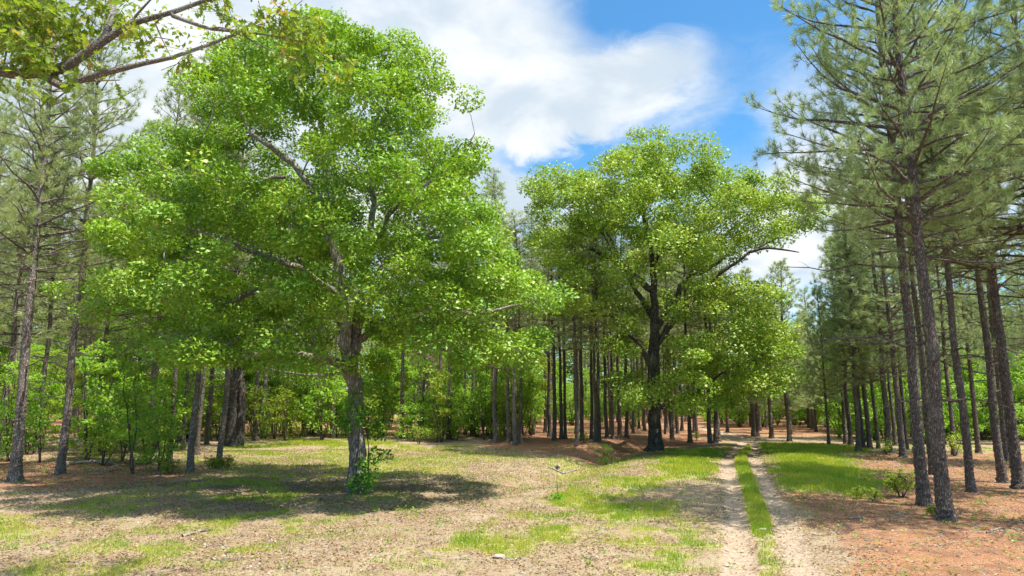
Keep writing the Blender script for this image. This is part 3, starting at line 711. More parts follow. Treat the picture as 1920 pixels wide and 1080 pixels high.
# close-up leaf sprays
keep = rng; rng = np.random.default_rng(405); s = YD / F
for (px, py, rx, ry, wt, dy) in lobN:
    c = P(px, py, YD + dy); area = rx * ry * s * s * 3.14
    ncl = max(3, int(area * wt * 105))
    for _ in range(ncl):
        d = unit(rng.normal(size=3)) * rng.uniform() ** .45
        q = c + d * np.array([rx * s, .55, ry * s])
        k = rng.integers(6, 12); tdir = unit(rng.normal(size=3) + np.array([.5, 0, -.1])) * .22
        lp = q + tdir * rng.uniform(0, 1, (k, 1)) + rng.normal(0, .035, (k, 3))
        lobed(fol, lp, .125, np.clip(rng.uniform() * .5 + rng.uniform(0, .5, k), 0, .999))
        wood.tube([q - tdir * .7 + rng.normal(0, .03, 3), q, q + tdir], [.005, .004, .002], 3, cap=False)
rng = keep
finish('overhanging_oak', tuple(tb), wood, fol, M['bark_near'], M['nearleaf'], 'near oak whose grey limbs and hanging lobed leaves reach in at the top left', 'oak tree')

# ------------------------------------------------------------------ pines
def make_pine(seed, Ht, h0, Lmax, K, nw, nl, per_len, dead_lo=.15, r0=.17):
    """returns trunk, limb and needle meshes for a pine of height Ht; h0 = lowest green branch"""
    global rng
    keep = rng; rng = np.random.default_rng(seed)
    tr, nd = MB(), MB(); br = tr
    n = 46; z = np.linspace(-.15, Ht, n); ph = rng.uniform(0, 6, 2)
    cxl = .10 * np.sin(z * .33 + ph[0]) * z / Ht * 1.4 + .04 * np.sin(z * 1.1 + ph[1]); cyl = .10 * np.cos(z * .29 + ph[1]) * z / Ht
    cxl -= cxl[0]; cyl -= cyl[0]
    r = r0 * (1 - z / Ht * .88) ** .85
    ax = np.stack([cxl, cyl, z], -1)
    p3 = rng.uniform(0, 6)
    zz = np.concatenate([np.linspace(-.15, 3, 70), np.linspace(3.05, Ht * .6, 100), np.linspace(Ht * .62, Ht, 14)])
    tr.tube(np.stack([np.interp(zz, z, cxl), np.interp(zz, z, cyl), zz], -1), np.interp(zz, z, r), 16, .085,
            flare=lambda p, an: 1 + .5 * np.exp(-np.clip(p[:, 2:3], 0, 9) / .28) * (1 + .3 * np.sin(an * 4 + p3)[None]))
    def at(h): return np.array([np.interp(h, z, cxl), np.interp(h, z, cyl), h])
    T, D = [], []
    h = max(1.6, Ht * dead_lo)
    while h < h0:                                                       # dead lower limbs
        for _ in range(rng.integers(0, 3)):
            a = rng.uniform(0, 6.28); L = rng.uniform(.2, 1.0) * Lmax * (.35 + .5 * h / h0) * (1.15 if Lmax > 3.5 else .7); p = at(h); d = np.array([math.cos(a), math.sin(a), rng.uniform(-.1, .35)])
            k = 5; pts = [p + d * L * i / k + np.array([0, 0, -.12 * L * (i / k) ** 2]) + rng.normal(0, .02 * L, 3) * (i > 0) for i in range(k + 1)]
            br.tube(pts, np.linspace(.022, .006, k + 1) * (1 + L * .2), 4)
            for _ in range(int(L * 1.6)):
                i = rng.integers(2, k); e = pts[i] + unit(d + rng.normal(0, .7, 3)) * rng.uniform(.2, .6)
                br.tube([pts[i], (pts[i] + e) / 2 + rng.normal(0, .03, 3), e], [.008, .006, .003], 3)
        h += rng.uniform(.25, .6)
    h = h0
    while h < Ht - .1:
        f = (h - h0) / (Ht - h0)
        Lb = Lmax * (min(1, .62 + f * 2.0)) * (1 - f) ** .7 + .35
        a0 = rng.uniform(0, 6.28); nb = rng.integers(3, 6)
        for b in range(nb):
            a = a0 + b * 6.28 / nb + rng.normal(0, .3); L = Lb * rng.uniform(.65, 1.15)
            el0 = rng.uniform(-.05, .35) + f * .7; k = 6; p = at(h)
            hd = np.array([math.cos(a), math.sin(a), 0]); pts = [p]; e = el0
            for i in range(k):
                e += rng.normal(.02, .09) + (.05 if i > 2 else -.04); a2 = a + rng.normal(0, .12)
                hd = np.array([math.cos(a2), math.sin(a2), 0])
                p = p + (hd * math.cos(e) + np.array([0, 0, math.sin(e)])) * L / k; pts.append(p)
            pts = np.array(pts); rb = .012 + .011 * L
            br.tube(pts, np.linspace(rb, .008, k + 1), 5, .05)
            ns = max(3, int(L * per_len))
            for s in range(ns):
                u = (.25 + .75 * (s + rng.uniform(.2, .9)) / ns); i = min(k - 1, int(u * k)); q = pts[i] + (pts[i + 1] - pts[i]) * (u * k - i)
                dr = unit(pts[i + 1] - pts[i]); sd = unit(np.cross(dr, [0, 0, 1])) * (1 if s % 2 else -1)
                dd = unit(dr * rng.uniform(.5, 1.1) + sd * rng.uniform(.5, 1.0) + np.array([0, 0, rng.uniform(-.1, .5)]))
                l2 = rng.uniform(.3, .75) * (1.15 - .6 * u) * (.5 + .28 * L); e1 = q + dd * l2 * .5 + rng.normal(0, .03, 3); e2 = q + dd * l2 + np.array([0, 0, .08 * l2])
                br.tube([q, e1, e2], [.009, .007, .005], 3, cap=False)
                T.append(e2); D.append(unit(dd + [0, 0, .45]))
                if l2 > .3:
                    for _ in range(2 if l2 < .6 else 4):
                        v = unit(dd + rng.normal(0, .55, 3)); e3 = e1 + (e2 - e1) * rng.uniform(-.3, .8) + v * rng.uniform(.15, .32)
                        T.append(e3); D.append(unit(v + [0, 0, .35]))
            T.append(pts[-1]); D.append(unit(pts[-1] - pts[-2] + [0, 0, .2]))
        h += rng.uniform(.36, .62)
    T.append(at(Ht)); D.append(np.array([0, 0, 1.]))
    T, D = np.array(T), np.array(D); n = len(T)
    Tt = np.repeat(T, K, 0); Dd = np.repeat(D, K, 0); pr = perp(Dd); an = rng.uniform(.25, 1.35, (n * K, 1))
    nv = Dd * np.cos(an) + pr * np.sin(an); nv[:, 2] -= .08; nv = unit(nv)
    bp_ = Tt - Dd * rng.uniform(0, .16, (n * K, 1)); L = nl * rng.uniform(.7, 1.15, (n * K, 1)); sd = perp(nv) * nw * .5
    V = np.stack([bp_ - sd, bp_ + sd, bp_ + nv * L], 1).reshape(-1, 3)
    tint = np.clip(np.repeat(rng.uniform(size=n), K) * .6 + rng.uniform(0, .4, n * K), 0, .999)
    nd.add(V, np.arange(n * K * 3).reshape(-1, 3), tint)
    rng = keep
    return (tr.mesh('pine_trunk_mesh', M['bark_dark']), r0 * 2, nd.mesh('pine_needle_mesh', M['needle'], False), Ht, n)

NEAR = [make_pine(11, 20, 7.2, 4.9, 28, .012, .25, 2.7, r0=.20), make_pine(12, 19, 8.2, 4.4, 28, .012, .25, 2.7, r0=.18), make_pine(13, 21, 8.8, 3.9, 28, .012, .25, 2.7, r0=.18)]
FAR = [make_pine(21, 20, 7.5, 3.0, 14, .026, .32, 2.0, r0=.135), make_pine(22, 19, 6.0, 3.2, 14, .026, .32, 2.0, r0=.135), make_pine(23, 21, 8.5, 2.9, 14, .026, .32, 2.0, r0=.135), make_pine(24, 18, 5.0, 3.2, 14, .026, .32, 2.0, r0=.135)]
HALL = [make_pine(25, 20, 9.5, 2.0, 9, .026, .32, 2.0, r0=.12), make_pine(26, 21, 11, 1.9, 9, .026, .32, 2.0, r0=.12), make_pine(27, 19, 8.0, 2.1, 9, .026, .32, 2.0, r0=.12)]
LOWC = [make_pine(28, 18, 4.6, 2.4, 11, .026, .32, 2.2, r0=.15), make_pine(29, 19, 5.2, 2.3, 11, .026, .32, 2.2, r0=.15)]
YOUNG = [make_pine(31, 10, 2.6, 2.4, 16, .026, .32, 2.4, .12, r0=.14), make_pine(32, 13, 4.0, 2.8, 16, .026, .32, 2.3, .12, r0=.15)]
print('tufts', [q[4] for q in NEAR + FAR + HALL + LOWC + YOUNG])
pine_n = 0
def pine(x, y, proto, label, group, dia=.38, hs=1.0, pale=False, lean=(0, 0), dark=False):
    global pine_n
    tr, dp, nd, Ht, _ = proto
    o = empty('pine_tree', (x, y, hz(x, y)), random.uniform(0, 6.28)); tag(o, label, 'pine tree', group)
    # lean is given in world axes, so apply the spin to the children instead
    spin = o.rotation_euler[2]; o.rotation_euler = (R(lean[1]), R(lean[0]), 0)
    k = min(1.3, max(.55, dia / dp))
    for nm, me in (('trunk', tr), ('crown', nd)):
        c = link(nm, me, o); c.rotation_euler = (0, 0, spin); c.scale = (k, k, hs)
        if (nm == 'trunk' and pale) or (nm == 'crown' and dark):
            c.material_slots[0].link = 'OBJECT'; c.material_slots[0].material = M['bark_pale'] if nm == 'trunk' else M['needle2']
    pine_n += 1
    return o
GL, GM, GR, GF = 'pines along the left edge of the clearing', 'pines in the stand behind the clearing', 'pines on the right side of the track', 'pines deep in the woods'
placed = []
# px, py of the base, trunk width in pixels, proto, pale, label, group, height scale
SPEC = [
 (28, 903, 27, NEAR[1], 1, 'thick pale pine at the far left edge, nearest of the left pines', GL, 1.0, (-1.5, 0)),
 (112, 889, 20, NEAR[2], 1, 'tall pale pine just right of the thick one at the left edge', GL, 1.0, (0, 0)),
 (68, 852, 13, FAR[0], 0, 'slim brown pine seen between the two near pines at the left edge', GL, 1.0, (0, 0)),
 (-2, 858, 14, FAR[1], 0, 'dark pine cut by the left border of the view', GL, 1.0, (1, 0)),
 (175, 846, 13, FAR[3], 0, 'dark pine behind bushes right of the tall pale left pine', GL, 1.0, (0, 0)),
 (317, 866, 13, FAR[2], 0, 'greyish slim pine left of the two bare pale trunks', GL, 1.0, (0, 0)),
 (357, 886, 17, FAR[0], 1, 'left one of two bare pale trunks in front of the blackish oak', GL, .95, (0, 0)),
 (410, 878, 15, FAR[1], 1, 'right one of two bare pale trunks in front of the blackish oak', GL, .95, (1, 0)),
 (478, 826, 9, FAR[2], 1, 'pale thin pine just right of the blackish twin oak', GM, 1, (0, 0)),
 (491, 822, 9, FAR[0], 1, 'second pale thin pine right of the blackish twin oak', GM, 1, (0, 0)),
 (575, 818, 8, FAR[1], 1, 'leaning thin pine half way between blackish oak and ivy oak', GM, 1, (-1, 0)),
 (592, 817, 8, FAR[3], 1, 'white streaked thin pine left of the ivy oak trunk', GM, 1, (0, 0)),
 (625, 822, 8, FAR[2], 1, 'thin pale pine nearest the ivy oak on its left', GM, 1, (0, 0)),
 (753, 822, 10, FAR[2], 0, 'brown pine first to the right of the ivy oak', GM, 1, (0, 0)),
 (793, 821, 8, FAR[0], 1, 'pale short pine stem second to the right of the ivy oak', GM, .9, (0, 0)),
 (823, 812, 7, FAR[1], 0, 'slender set-back pine third to the right of the ivy oak', GM, 1, (0, 0)),
 (841, 823, 10, FAR[0], 0, 'dark upright pine under the lowest right leaves of the ivy oak', GM, 1, (0, 0)),
 (872, 816, 6, FAR[3], 0, 'very thin pine left of a straight grey brown one', GM, 1, (0, 0)),
 (886, 816, 10, FAR[1], 0, 'straight grey brown pine with a clean stem in the middle stand', GM, 1, (0, 0)),
 (922, 822, 7, FAR[2], 0, 'thin dark pine touching a pale grey neighbour', GM, 1, (0, 0)),
 (930, 829, 11, FAR[3], 1, 'pale grey pine at the left end of the four front trunks', GM, 1, (0, 0)),
 (952, 831, 8, FAR[0], 1, 'second of the four front trunks, slim and grey', GM, 1, (0, 0)),
 (966, 835, 10, FAR[1], 1, 'third of the four front trunks, standing furthest forward', GM, 1, (0, 0)),
 (975, 831, 8, FAR[2], 0, 'fourth of the four front trunks, close against the third', GM, 1, (0, 0)),
 (1022, 811, 7, FAR[3], 0, 'thin shaded pine at the left of a dense dark trio', GM, 1, (0, 0)),
 (1031, 820, 9, FAR[2], 0, 'left trunk of the dense dark trio before the pine hall', GM, 1, (0, 0)),
 (1039, 826, 11, FAR[0], 0, 'thickest trunk of the dense dark trio before the pine hall', GM, 1, (0, 0)),
 (1052, 823, 8, FAR[1], 0, 'slim reddish pine right of the dense dark trio', GM, 1, (0, 0)),
 (1060, 823, 7, FAR[3], 0, 'thin reddish pine, second right of the dense dark trio', GM, 1, (0, 0)),
 (1081, 836, 8, FAR[2], 0, 'greenish grey pine standing on the ditch bank, left one', GM, 1, (0, 0)),
 (1092, 826, 9, FAR[0], 0, 'dark pine just behind the left bank pine', GM, 1, (0, 0)),
 (1109, 823, 7, FAR[1], 0, 'thin pine left of a close dark pair above the ditch', GM, 1, (0, 0)),
 (1116, 828, 9, FAR[2], 0, 'left trunk of the close dark pair above the ditch', GM, 1, (0, 0)),
 (1123, 828, 8, FAR[3], 0, 'right trunk of the close dark pair above the ditch', GM, 1, (0, 0)),
 (1138, 821, 8, FAR[0], 0, 'pine in the lit hall of trunks, first right of the dark pair', GM, 1, (0, 0)),
 (1149, 823, 7, FAR[1], 0, 'pine in the lit hall of trunks, second right of the dark pair', GM, 1, (0, 0)),
 (1162, 818, 10, FAR[2], 0, 'stout brown pine in the lit hall left of the yellow green tree', GM, 1, (0, 0)),
 (1175, 821, 8, FAR[3], 0, 'pine next to the stout one in the lit hall', GM, 1, (0, 0)),
 (1187, 812, 6, FAR[0], 0, 'small set-back pine in the lit hall', GM, 1, (0, 0)),
 (1209, 808, 7, FAR[1], 0, 'pine half hidden left of the dark trunk of the yellow green tree', GM, 1, (0, 0)),
 (1247, 814, 4, FAR[2], 0, 'hair thin pine right of the dark trunk of the yellow green tree', GM, .9, (0, 0)),
 (1262, 815, 7, FAR[0], 0, 'left of two close pines behind the yellow green tree', GM, 1, (0, 0)),
 (1270, 814, 7, FAR[3], 0, 'right of two close pines behind the yellow green tree', GM, 1, (0, 0)),
 (1294, 830, 9, FAR[1], 0, 'reddish pine standing alone left of the trackside trio', GM, 1, (0, 0)),
 (1302, 812, 8, FAR[2], 0, 'set-back pine close behind the lone reddish one', GM, 1, (0, 0)),
 (1332, 831, 10, FAR[0], 0, 'left trunk of the reddish trio beside the track', GM, 1, (0, 0)),
 (1342, 831, 9, FAR[1], 0, 'middle trunk of the reddish trio beside the track', GM, .95, (0, 0)),
 (1349, 828, 8, FAR[3], 0, 'right trunk of the reddish trio beside the track', GM, 1, (0, 0)),
 (1364, 810, 6, YOUNG[1], 0, 'young pine where the track bends out of sight', GM, 1, (0, 0)),
 (1413, 819, 9, YOUNG[1], 0, 'forked young pine right of the bend, left stem', GR, 1, (0, 0)),
 (1421, 818, 6, YOUNG[0], 0, 'forked young pine right of the bend, right stem', GR, 1, (0, 0)),
 (1447, 822, 9, YOUNG[0], 0, 'short pine with low feathery crown right of the bend', GR, 1, (0, 0)),
 (1480, 827, 9, YOUNG[1], 0, 'mid-sized pine alone between the bend and the right stand', GR, 1, (0, 0)),
 (1554, 834, 6, YOUNG[0], 0, 'thin young pine at the left end of the right stand', GR, 1, (0, 0)),
 (1586, 832, 8, YOUNG[1], 0, 'shaded pine behind the front of the right stand', GR, 1.05, (0, 0)),
 (1595, 836, 9, FAR[3], 0, 'dark pine second row of the right stand', GR, .72, (0, 0)),
 (1610, 847, 11, FAR[3], 0, 'left corner pine of the right stand beside the grass', GR, .78, (1, 0)),
 (1619, 839, 8, FAR[1], 0, 'dark pine close behind the left corner pine', GR, .8, (-1, 0)),
 (1631, 841, 10, FAR[0], 0, 'leaning dark pine in the right stand', GR, .82, (-2, 0)),
 (1647, 841, 7, FAR[3], 0, 'slim pale-footed pine in the right stand', GR, .85, (-1, 0)),
 (1666, 848, 13, FAR[0], 0, 'sturdy dark pine in the middle of the right stand', GR, .9, (0, 0)),
 (1678, 836, 8, FAR[2], 0, 'thin pine behind the sturdy one', GR, .9, (0, 0)),
 (1693, 857, 13, FAR[1], 0, 'brown pine with flared pale foot left of the two great trunks', GR, .95, (-1, 0)),
 (1701, 843, 7, FAR[3], 0, 'thin pine behind the one with flared foot', GR, 1, (0, 0)),
 (1734, 948, 22, NEAR[1], 0, 'tall scaly pine just left of the foremost great pine', GR, 1.0, (0, 0)),
 (1750, 890, 14, NEAR[2], 0, 'shaded pine seen between the two great trunks', GR, 1.0, (0, 0)),
 (1775, 976, 27, NEAR[0], 0, 'foremost great pine with thick scaly trunk beside the track', GR, 1.02, (0, 0)),
 (1821, 922, 15, NEAR[2], 0, 'slim crooked pine right of the foremost great pine', GR, .95, (-1, 0)),
 (1881, 905, 17, NEAR[1], 0, 'slender dark pine, left one of two at the right border', GR, 1.0, (-.5, 0)),
 (1912, 917, 20, NEAR[0], 0, 'rugged dark pine, right one of two at the right border', GR, 1.0, (-1, 0)),
 (1790, 853, 9, FAR[2], 0, 'thin back pine right of the great trunks', GR, 1, (0, 0)),
 (1888, 864, 10, FAR[0], 0, 'dim back pine behind the two at the right border', GR, 1, (0, 0)),
 (1835, 850, 10, FAR[1], 0, 'dim back pine before the dark bushes at the right', GR, 1, (0, 0)),
 (2010, 930, 20, NEAR[1], 0, 'dark pine just outside the right border', GR, 1, (0, 0)),
 (2080, 880, 16, FAR[1], 0, 'second dark pine outside the right border', GR, 1, (0, 0)),
 (1990, 870, 14, FAR[3], 0, 'third dark pine outside the right border', GR, 1, (0, 0)),
 (2200, 1000, 30, NEAR[2], 0, 'great pine well outside the right border', GR, 1, (0, 0)),
]
for (px, py, wpx, proto, pale, label, grp, hs, lean) in SPEC:
    x, y, z = ground_at(px, py)
    if grp == GM: proto = HALL[len(placed) % 3]
    if grp == GR and proto in FAR: proto = LOWC[len(placed) % 2]
    dia = min(.62, max(.16, wpx * y / F * (.85 if grp == GM else .70 if grp == GL else .86 if y > 25 else .95)))
    if grp == GM and 940 < px < 1400: hs *= min(1, .70 + max(0, y - 42) * .010)
    pine(x, y, proto, label, grp, dia, hs, bool(pale), lean, grp == GR)
    placed.append((x, y))
# woods fill: rows of planted pines behind
r = random.Random(4)
def zone(n, pxa, pxb, ya, yb, label, grp, protos, mind, hs=(.92, 1.06), pale=.25, dark=False):
    c = tries = 0
    while c < n and tries < 6000:
        tries += 1
        y = ya + (yb - ya) * r.random() ** 1.15; px = r.uniform(pxa, pxb); x = (px - 960) / F * y * 1.012
        if any((x - a) ** 2 + (y - b) ** 2 < mind ** 2 for a, b in placed): continue
        if pdist(np.array([x]), np.array([y]), RUT_L)[0] < 2.5: continue
        placed.append((x, y)); c += 1
        pl_ = r.random() < pale; third = ('left', 'middle', 'right')[min(2, int(3 * (px - pxa) / (pxb - pxa)))]; fr_ = 'front' if y < ya + .35 * (yb - ya) else 'deep'
        pine(x, y, r.choice(protos), ('pale barked ' if pl_ else 'brown barked ') + label + ', ' + fr_ + ' rows, ' + third + ' part', grp, r.uniform(.22, .32), r.uniform(*hs), pl_, (r.uniform(-1, 1), r.uniform(-1, 1)), dark)
zone(30, -160, 430, 36, 72, 'pine in the woods behind the left edge pines', 'pines in the left woods', FAR[:3] + HALL[:1], 2.6, (1.05, 1.25))
zone(38, 430, 1000, 58, 92, 'pine in the woods behind the ivy oak', 'pines in the woods behind the ivy oak', HALL + FAR[:2], 2.6)
zone(28, -200, 520, 52, 92, 'low crowned pine far back in the left woods', 'low crowned pines far back at the left', LOWC + FAR, 2.6, (1.1, 1.35))
zone(44, 990, 1345, 50, 105, 'pine in the hall left of the track', 'pines in the hall left of the track', HALL, 2.5, (.85, .98), .05)
zone(40, 1345, 1620, 58, 96, 'distant pine beyond the bend of the track', 'distant pines beyond the bend', YOUNG + LOWC[:1], 2.4, (.7, .85))
zone(34, 1600, 2150, 46, 95, 'pine in the woods behind the right stand', 'pines in the right woods', LOWC + HALL[:1], 2.8, (.8, 1.0), .05, True)
print('pines', pine_n)

# ------------------------------------------------------------------ understory shrubs and saplings
def make_shrub(seed, h, wdt, n, per, leaf, matl, thin=False, gap=.50):
    g_r = np.random.default_rng(seed)
    lim = []
    for i in range(4 if not thin else 2):
        a = g_r.uniform(0, 6.28); rr = wdt * .35 * g_r.uniform(.4, 1)
        lim.append(np.array([[.05 * math.cos(a), .05 * math.sin(a), 0, .035], [rr * .5 * math.cos(a), rr * .5 * math.sin(a), h * .4, .025], [rr * math.cos(a), rr * math.sin(a), h * .8, .012]]))
    lob = []
    for i in range(n):
        z = h * g_r.uniform(.18 if not thin else .35, .9); rad = wdt * (.5 - .25 * z / h); a = g_r.uniform(0, 6.28); q = g_r.uniform(0, .8) * rad
        lob.append((np.array([q * math.cos(a), q * math.sin(a), z]), np.array([.45, .45, .32]) * wdt * .5 + .12, .8))
    wo, fo = grow(lim, lob, gap, gap * .72, per, leaf, seed, twigs=1, tip=.007)
    return wo.mesh('shrub_stem', M['twig']), fo.mesh('shrub_leaves', matl)
SH = [make_shrub(41, 3.4, 3.0, 8, 60, .15, M['shrubleaf']), make_shrub(42, 2.2, 2.6, 7, 60, .14, M['shrubleaf']), make_shrub(43, 4.6, 3.2, 10, 60, .16, M['shrubleaf']),
      make_shrub(44, 1.3, 1.7, 5, 55, .12, M['shrubyellow']), make_shrub(45, 3.0, 2.4, 7, 55, .14, M['shrubyellow'])]
TALL = [make_shrub(46, 8.0, 4.4, 18, 60, .17, M['shrubleaf'], True), make_shrub(47, 10.0, 4.6, 22, 60, .18, M['shrubleaf'], True), make_shrub(48, 6.5, 4.2, 16, 60, .17, M['shrubyellow'], True)]
SH.append(make_shrub(49, 1.05, 1.7, 12, 34, .085, M['shrubyellow'], False, .20))
def shrub(x, y, proto, s, label, group, name='shrub', cat='shrub'):
    o = empty(name, (x, y, hz(x, y) - .03), r.uniform(0, 6.28)); o.scale = (s, s, s * r.uniform(.9, 1.15)); tag(o, label, cat, group)
    link('stem', proto[0], o); link('leaves', proto[1], o); return o
def shrubs(n, pxa, pxb, ya, yb, protos, label, group, mind=1.3, s=(.7, 1.2)):
    pts = []; t_ = 0
    while len(pts) < n and t_ < 5000:
        t_ += 1; y = r.uniform(ya, yb); px = r.uniform(pxa, pxb); x = (px - 960) / F * y * 1.012
        if any((x - a) ** 2 + (y - b) ** 2 < mind ** 2 for a, b in pts): continue
        pr_ = r.choice(protos); i_ = [q is pr_ for q in SH].index(True); third = ('left', 'middle', 'right')[min(2, int(3 * (px - pxa) / (pxb - pxa)))]
        pts.append((x, y)); shrub(x, y, pr_, r.uniform(*s), ('broad rounded', 'low spreading', 'tall upright', 'small yellow green', 'loose yellow green', 'little')[i_] + ' ' + label + ', ' + third + ' part', group)
shrubs(34, -200, 330, 31, 44, SH[:5], 'bush crowding the foot of the left edge pines', 'bushes at the left edge')
shrubs(66, 250, 1010, 50, 60, SH[:3] + SH[2:3] + SH[4:5], 'bush under the trees behind the clearing', 'bushes behind the clearing', 1.5, (.9, 1.6))
shrubs(14, 980, 1180, 66, 84, SH[:3], 'bush at the back of the pine hall', 'bushes behind the pine hall', 2, (.8, 1.4))
shrubs(44, 1540, 2080, 46, 62, SH[:3], 'shaded bush behind the right stand', 'bushes behind the right stand', 1.6, (.9, 1.5))
shrubs(8, 560, 1000, 46, 53, SH[3:4], 'bush at the near edge of the clearing', 'small bushes at the clearing edge', 1.5, (.5, .9))

shrubs(34, 1000, 1640, 92, 108, SH[:3], 'bush closing the far end of the hall and track', 'bushes at the far end', 2, (1, 1.7))
shrubs(34, 1560, 2080, 50, 58, SH[:3], 'bush filling the shade behind the right stand', 'bushes filling the shade at the right', 1.5, (.9, 1.5))
shrubs(44, 1320, 1660, 70, 84, SH[:3], 'bush behind the young pines beyond the bend', 'bushes beyond the bend', 2, (.8, 1.4))
# young broadleaf tree in front of the left pines, and named small plants
def small_tree(px, py, h, wdt, seed, label, matl, n=12, per=70, leaf=.13, thin=True):
    x, y, z = ground_at(px, py); a, b = make_shrub(seed, h, wdt, n, per, leaf, matl, thin)
    o = empty('young_tree', (x, y, z)); tag(o, label, 'young tree'); link('trunk', a, o); link('crown', b, o)
small_tree(251, 889, 5.6, 3.2, 61, 'dark young tree with thin twin stems left of the bare pale trunks', M['shrubleaf'])
small_tree(195, 838, 8.5, 4.4, 62, 'tall leafy young tree among the left edge pines', M['shrubleaf'], 16)
small_tree(330, 842, 7, 4.5, 63, 'round bright young tree behind the bare pale trunks', M['shrubleaf'], 14)
small_tree(60, 838, 6, 4.5, 64, 'yellow green young tree behind the far left pine', M['shrubyellow'], 12)
def plant(px, py, s, i, label, name='shrub', cat='shrub'):
    x, y, z = ground_at(px, py); shrub(x, y, SH[i], s, label, None, name, cat)
pts = []
while len(pts) < 46:
    k_ = len(pts); px = r.uniform(-220, 1010) if k_ < 34 else r.uniform(1580, 2080); y = r.uniform(56, 74) if k_ < 34 else r.uniform(54, 66); x = (px - 960) / F * y * 1.012
    if k_ < 8: y = r.uniform(44, 52); px = r.uniform(-200, 260); x = (px - 960) / F * y * 1.012
    if any((x - a) ** 2 + (y - b) ** 2 < 5 for a, b in pts): continue
    pts.append((x, y)); j_ = r.randrange(3); o = empty('young_tree', (x, y, hz(x, y) - .03), r.uniform(0, 6.28)); s_ = r.uniform(.8, 1.15); o.scale = (s_, s_, s_)
    where = 'behind the left edge pines' if k_ < 8 else ('behind the clearing, ' + ('left', 'middle', 'right')[min(2, max(0, int((px + 220) / 410)))] + ' part') if k_ < 34 else 'behind the right stand'
    tag(o, ('mid-height', 'tallest', 'yellow green')[j_] + ' leafy young tree in the understory ' + where, 'young tree', 'leafy young trees in the understory')
    link('trunk', TALL[j_][0], o); link('crown', TALL[j_][1], o)
plant(1690, 932, .62, 5, 'small yellow green bush on pine straw left of the tall scaly pine')
plant(1612, 935, .3, 5, 'tiny seedling left of the small yellow green bush')
plant(1638, 940, .34, 5, 'tiny seedling between the small bush and the grass')
plant(1752, 968, .22, 5, 'tiny seedling at the foot of the foremost great pine')
plant(1135, 862, .45, 1, 'low dark green bush in the ditch')
plant(1305, 826, .5, 3, 'little yellow bush at the foot of the lone reddish pine')
plant(1095, 830, .5, 3, 'little bright bush at the foot of the dark bank pine')
plant(395, 880, .45, 5, 'bright seedling between the two bare pale trunks')
plant(318, 888, .5, 5, 'leafy seedling in front of the greyish slim pine')
plant(425, 880, .5, 5, 'bright seedling right of the two bare pale trunks')
plant(1790, 855, .8, 3, 'bright bush in the sun behind the slim crooked pine')
plant(1660, 852, .6, 3, 'low bush at the foot of the sturdy dark pine')

# weed stalk with a seed head
x, y, z = ground_at(1045, 938); st = MB(); hd_ = MB(); lf = MB()
st.tube([(0, 0, 0), (.01, 0, .3), (-.01, .01, .62), (.01, 0, .98)], [.011, .009, .007, .005], 6)
q = unit(np.random.default_rng(9).normal(size=(220, 3))) * .05 + np.array([.01, 0, 1.0]); leaves(hd_, q, .045, np.full(220, .97), .2)
q = np.random.default_rng(10).normal(size=(90, 3)) * np.array([.10, .10, .05]) + np.array([0, 0, .10]); q[:, 2] = np.abs(q[:, 2]); leaves(lf, q, .11, rng.uniform(size=90), .3)
q = np.stack([rng.normal(0, .02, 14), rng.normal(0, .02, 14), rng.uniform(.25, .8, 14)], -1); leaves(lf, q, .07, rng.uniform(size=14), .3)
root = empty('weed', (x, y, z)); tag(root, 'single tall weed stalk with a pale seed head in the grass', 'weed')
link('stalk', st.mesh('stalk', M['weed']), root); link('seed_head', hd_.mesh('seed_head', M['dead']), root); link('leaves', lf.mesh('leaves', M['vineleaf']), root)

# fallen wood and stones
def fallen(pts, rad, label, seed, m='dead', name='fallen_branch'):
    g_r = np.random.default_rng(seed); w3 = []
    for px, py in pts:
        x, y, z = ground_at(px, py); w3.append((x, y, z + rad * .8))
    a = resample(np.array(w3), .12); a[:, 2] = height(a[:, 0], a[:, 1]) + rad * .7; a[1:-1] += g_r.normal(0, rad * .25, (len(a) - 2, 3))
    b0 = a[0].copy(); mb = MB(); mb.tube(a - b0, np.linspace(rad, rad * .5, len(a)), 8, .10)
    k = len(a) // 2; mb.tube([a[k] - b0, a[k] - b0 + np.array([.12, .10, .02]), a[k] - b0 + np.array([.25, .2, .01])], [rad * .5, rad * .35, rad * .2], 5)
    o = link(name, mb.mesh(name, M[m])); o.location = b0; tag(o, label, 'branch'); return o
fallen([(342, 1007), (362, 1002), (378, 997), (402, 995)], .035, 'bleached forked stick on dry leaves at the lower left', 1)
fallen([(1030, 874), (1055, 878), (1082, 883)], .045, 'grey fallen log lying at the start of the ditch', 2, name='fallen_log')
fallen([(130, 872), (175, 868), (222, 872)], .08, 'long fallen log between the two near left pines', 3, name='fallen_log')
fallen([(160, 886), (200, 884), (240, 880)], .05, 'thin fallen branch behind the young twin stemmed tree', 4, 'bark_oak')
fallen([(398, 1049), (412, 1052), (424, 1057)], .02, 'short pale stick near the bottom edge left of centre', 5)
fallen([(770, 955), (785, 962), (796, 968)], .022, 'curved brown twig on the leaves below the ivy oak', 6, 'bark_oak')
fallen([(1590, 974), (1605, 972), (1618, 973)], .03, 'pale wood chip on pine straw right of the ruts', 7)
fallen([(1850, 1000), (1880, 990), (1900, 992)], .02, 'thin stick on pine straw at the right border', 8, 'bark_oak')
m, t, o = mat('stone'); M['stone'] = m
pp = t.node('ShaderNodeTexCoord').outputs['Object']; bs = t.node('ShaderNodeBsdfPrincipled'); bs.inputs['Roughness'].default_value = .9
t.l.new(t.mix(t.noise(pp, 14, 4), (.20, .16, .12), (.36, .31, .25)), bs.inputs['Base Color']); t.l.new(bs.outputs[0], o.inputs[0])
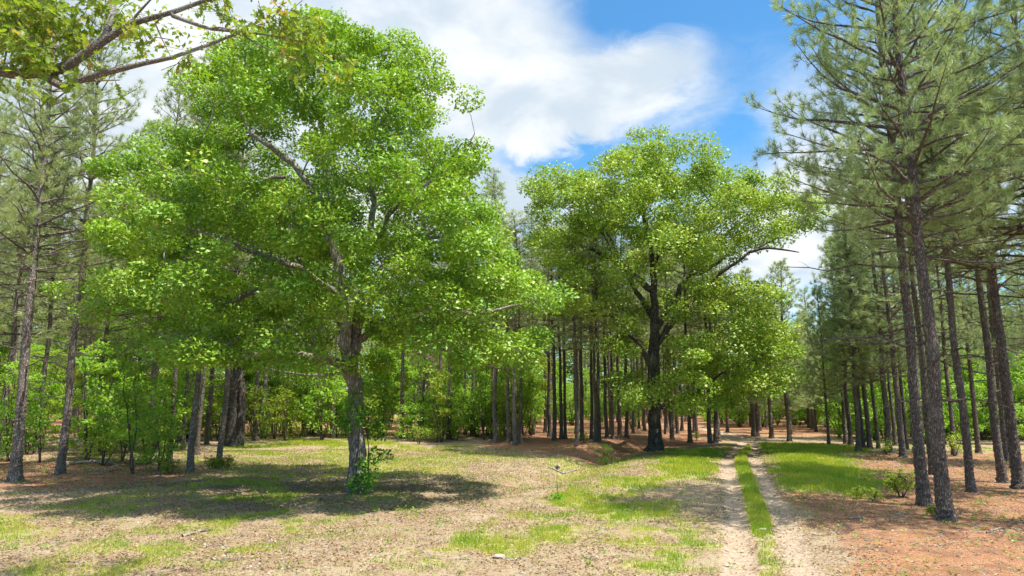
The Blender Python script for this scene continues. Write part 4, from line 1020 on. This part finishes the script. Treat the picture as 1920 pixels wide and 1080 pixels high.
for i, (px, py, s, lb) in enumerate([(1432, 994, .07, 'pale stone at the edge of the grassy strip between the ruts'), (1528, 1002, .05, 'small stone in the right rut bend'), (1361, 1062, .05, 'small stone beside the left rut near the bottom edge'),
        (936, 1046, .10, 'flat pale rock in the grass at the bottom centre'), (1392, 1036, .04, 'pebble in the left rut'), (1470, 1044, .045, 'pebble on the inner side of the right rut')]):
    g_r = np.random.default_rng(80 + i); x, y, z = ground_at(px, py); mb = MB()
    th = np.linspace(0, math.pi, 8); pv = []
    for a in th[1:-1]:
        for b in np.linspace(0, 2 * math.pi, 10, endpoint=False):
            k = 1 + g_r.normal(0, .10); pv.append((s * 1.3 * k * math.sin(a) * math.cos(b), s * k * math.sin(a) * math.sin(b), s * .5 * k * math.cos(a)))
    fq = [[j * 10 + q_, (j + 1) * 10 + q_, (j + 1) * 10 + (q_ + 1) % 10, j * 10 + (q_ + 1) % 10] for j in range(5) for q_ in range(10)]
    mb.add(pv, fq); mb.f.append(np.array([[0, 1, 2, 3, 4, 5, 6, 7, 8, 9]])); mb.a.append(np.array([.5]))
    o_ = link('stone', mb.mesh('stone', M['stone'], False)); o_.location = (x, y, z + s * .25); tag(o_, lb, 'stone')

# ------------------------------------------------------------------ far-off woods, one mass
fw = MB(); tw = MB(); g_r = np.random.default_rng(55); rng = np.random.default_rng(56)
for i in range(3600):
    px = g_r.uniform(-500, 2500); y = g_r.uniform(108, 150); x = (px - 960) / F * y
    gap = abs(px - 1500) < 60
    top = (13 if gap else 17 if px > 500 else 24) + 3 * vnoise(px / 60., 0., 5)
    z = 0.6 + g_r.uniform(0, 1) ** 1.1 * top
    k = 110; d = unit(rng.normal(size=(k, 3))) * rng.uniform(size=(k, 1)) ** .4
    leaves(fw, np.array([x, y, z]) + d * np.array([2.8, 2.0, 1.7]), .6, np.clip(g_r.uniform() * .5 + rng.uniform(0, .5, k), 0, .999), .4)
tag(link('distant_woods', fw.mesh('distant_woods', M['farleaf'])), 'mass of dim green woods closing the view far behind the pines', 'woods', kind='stuff')
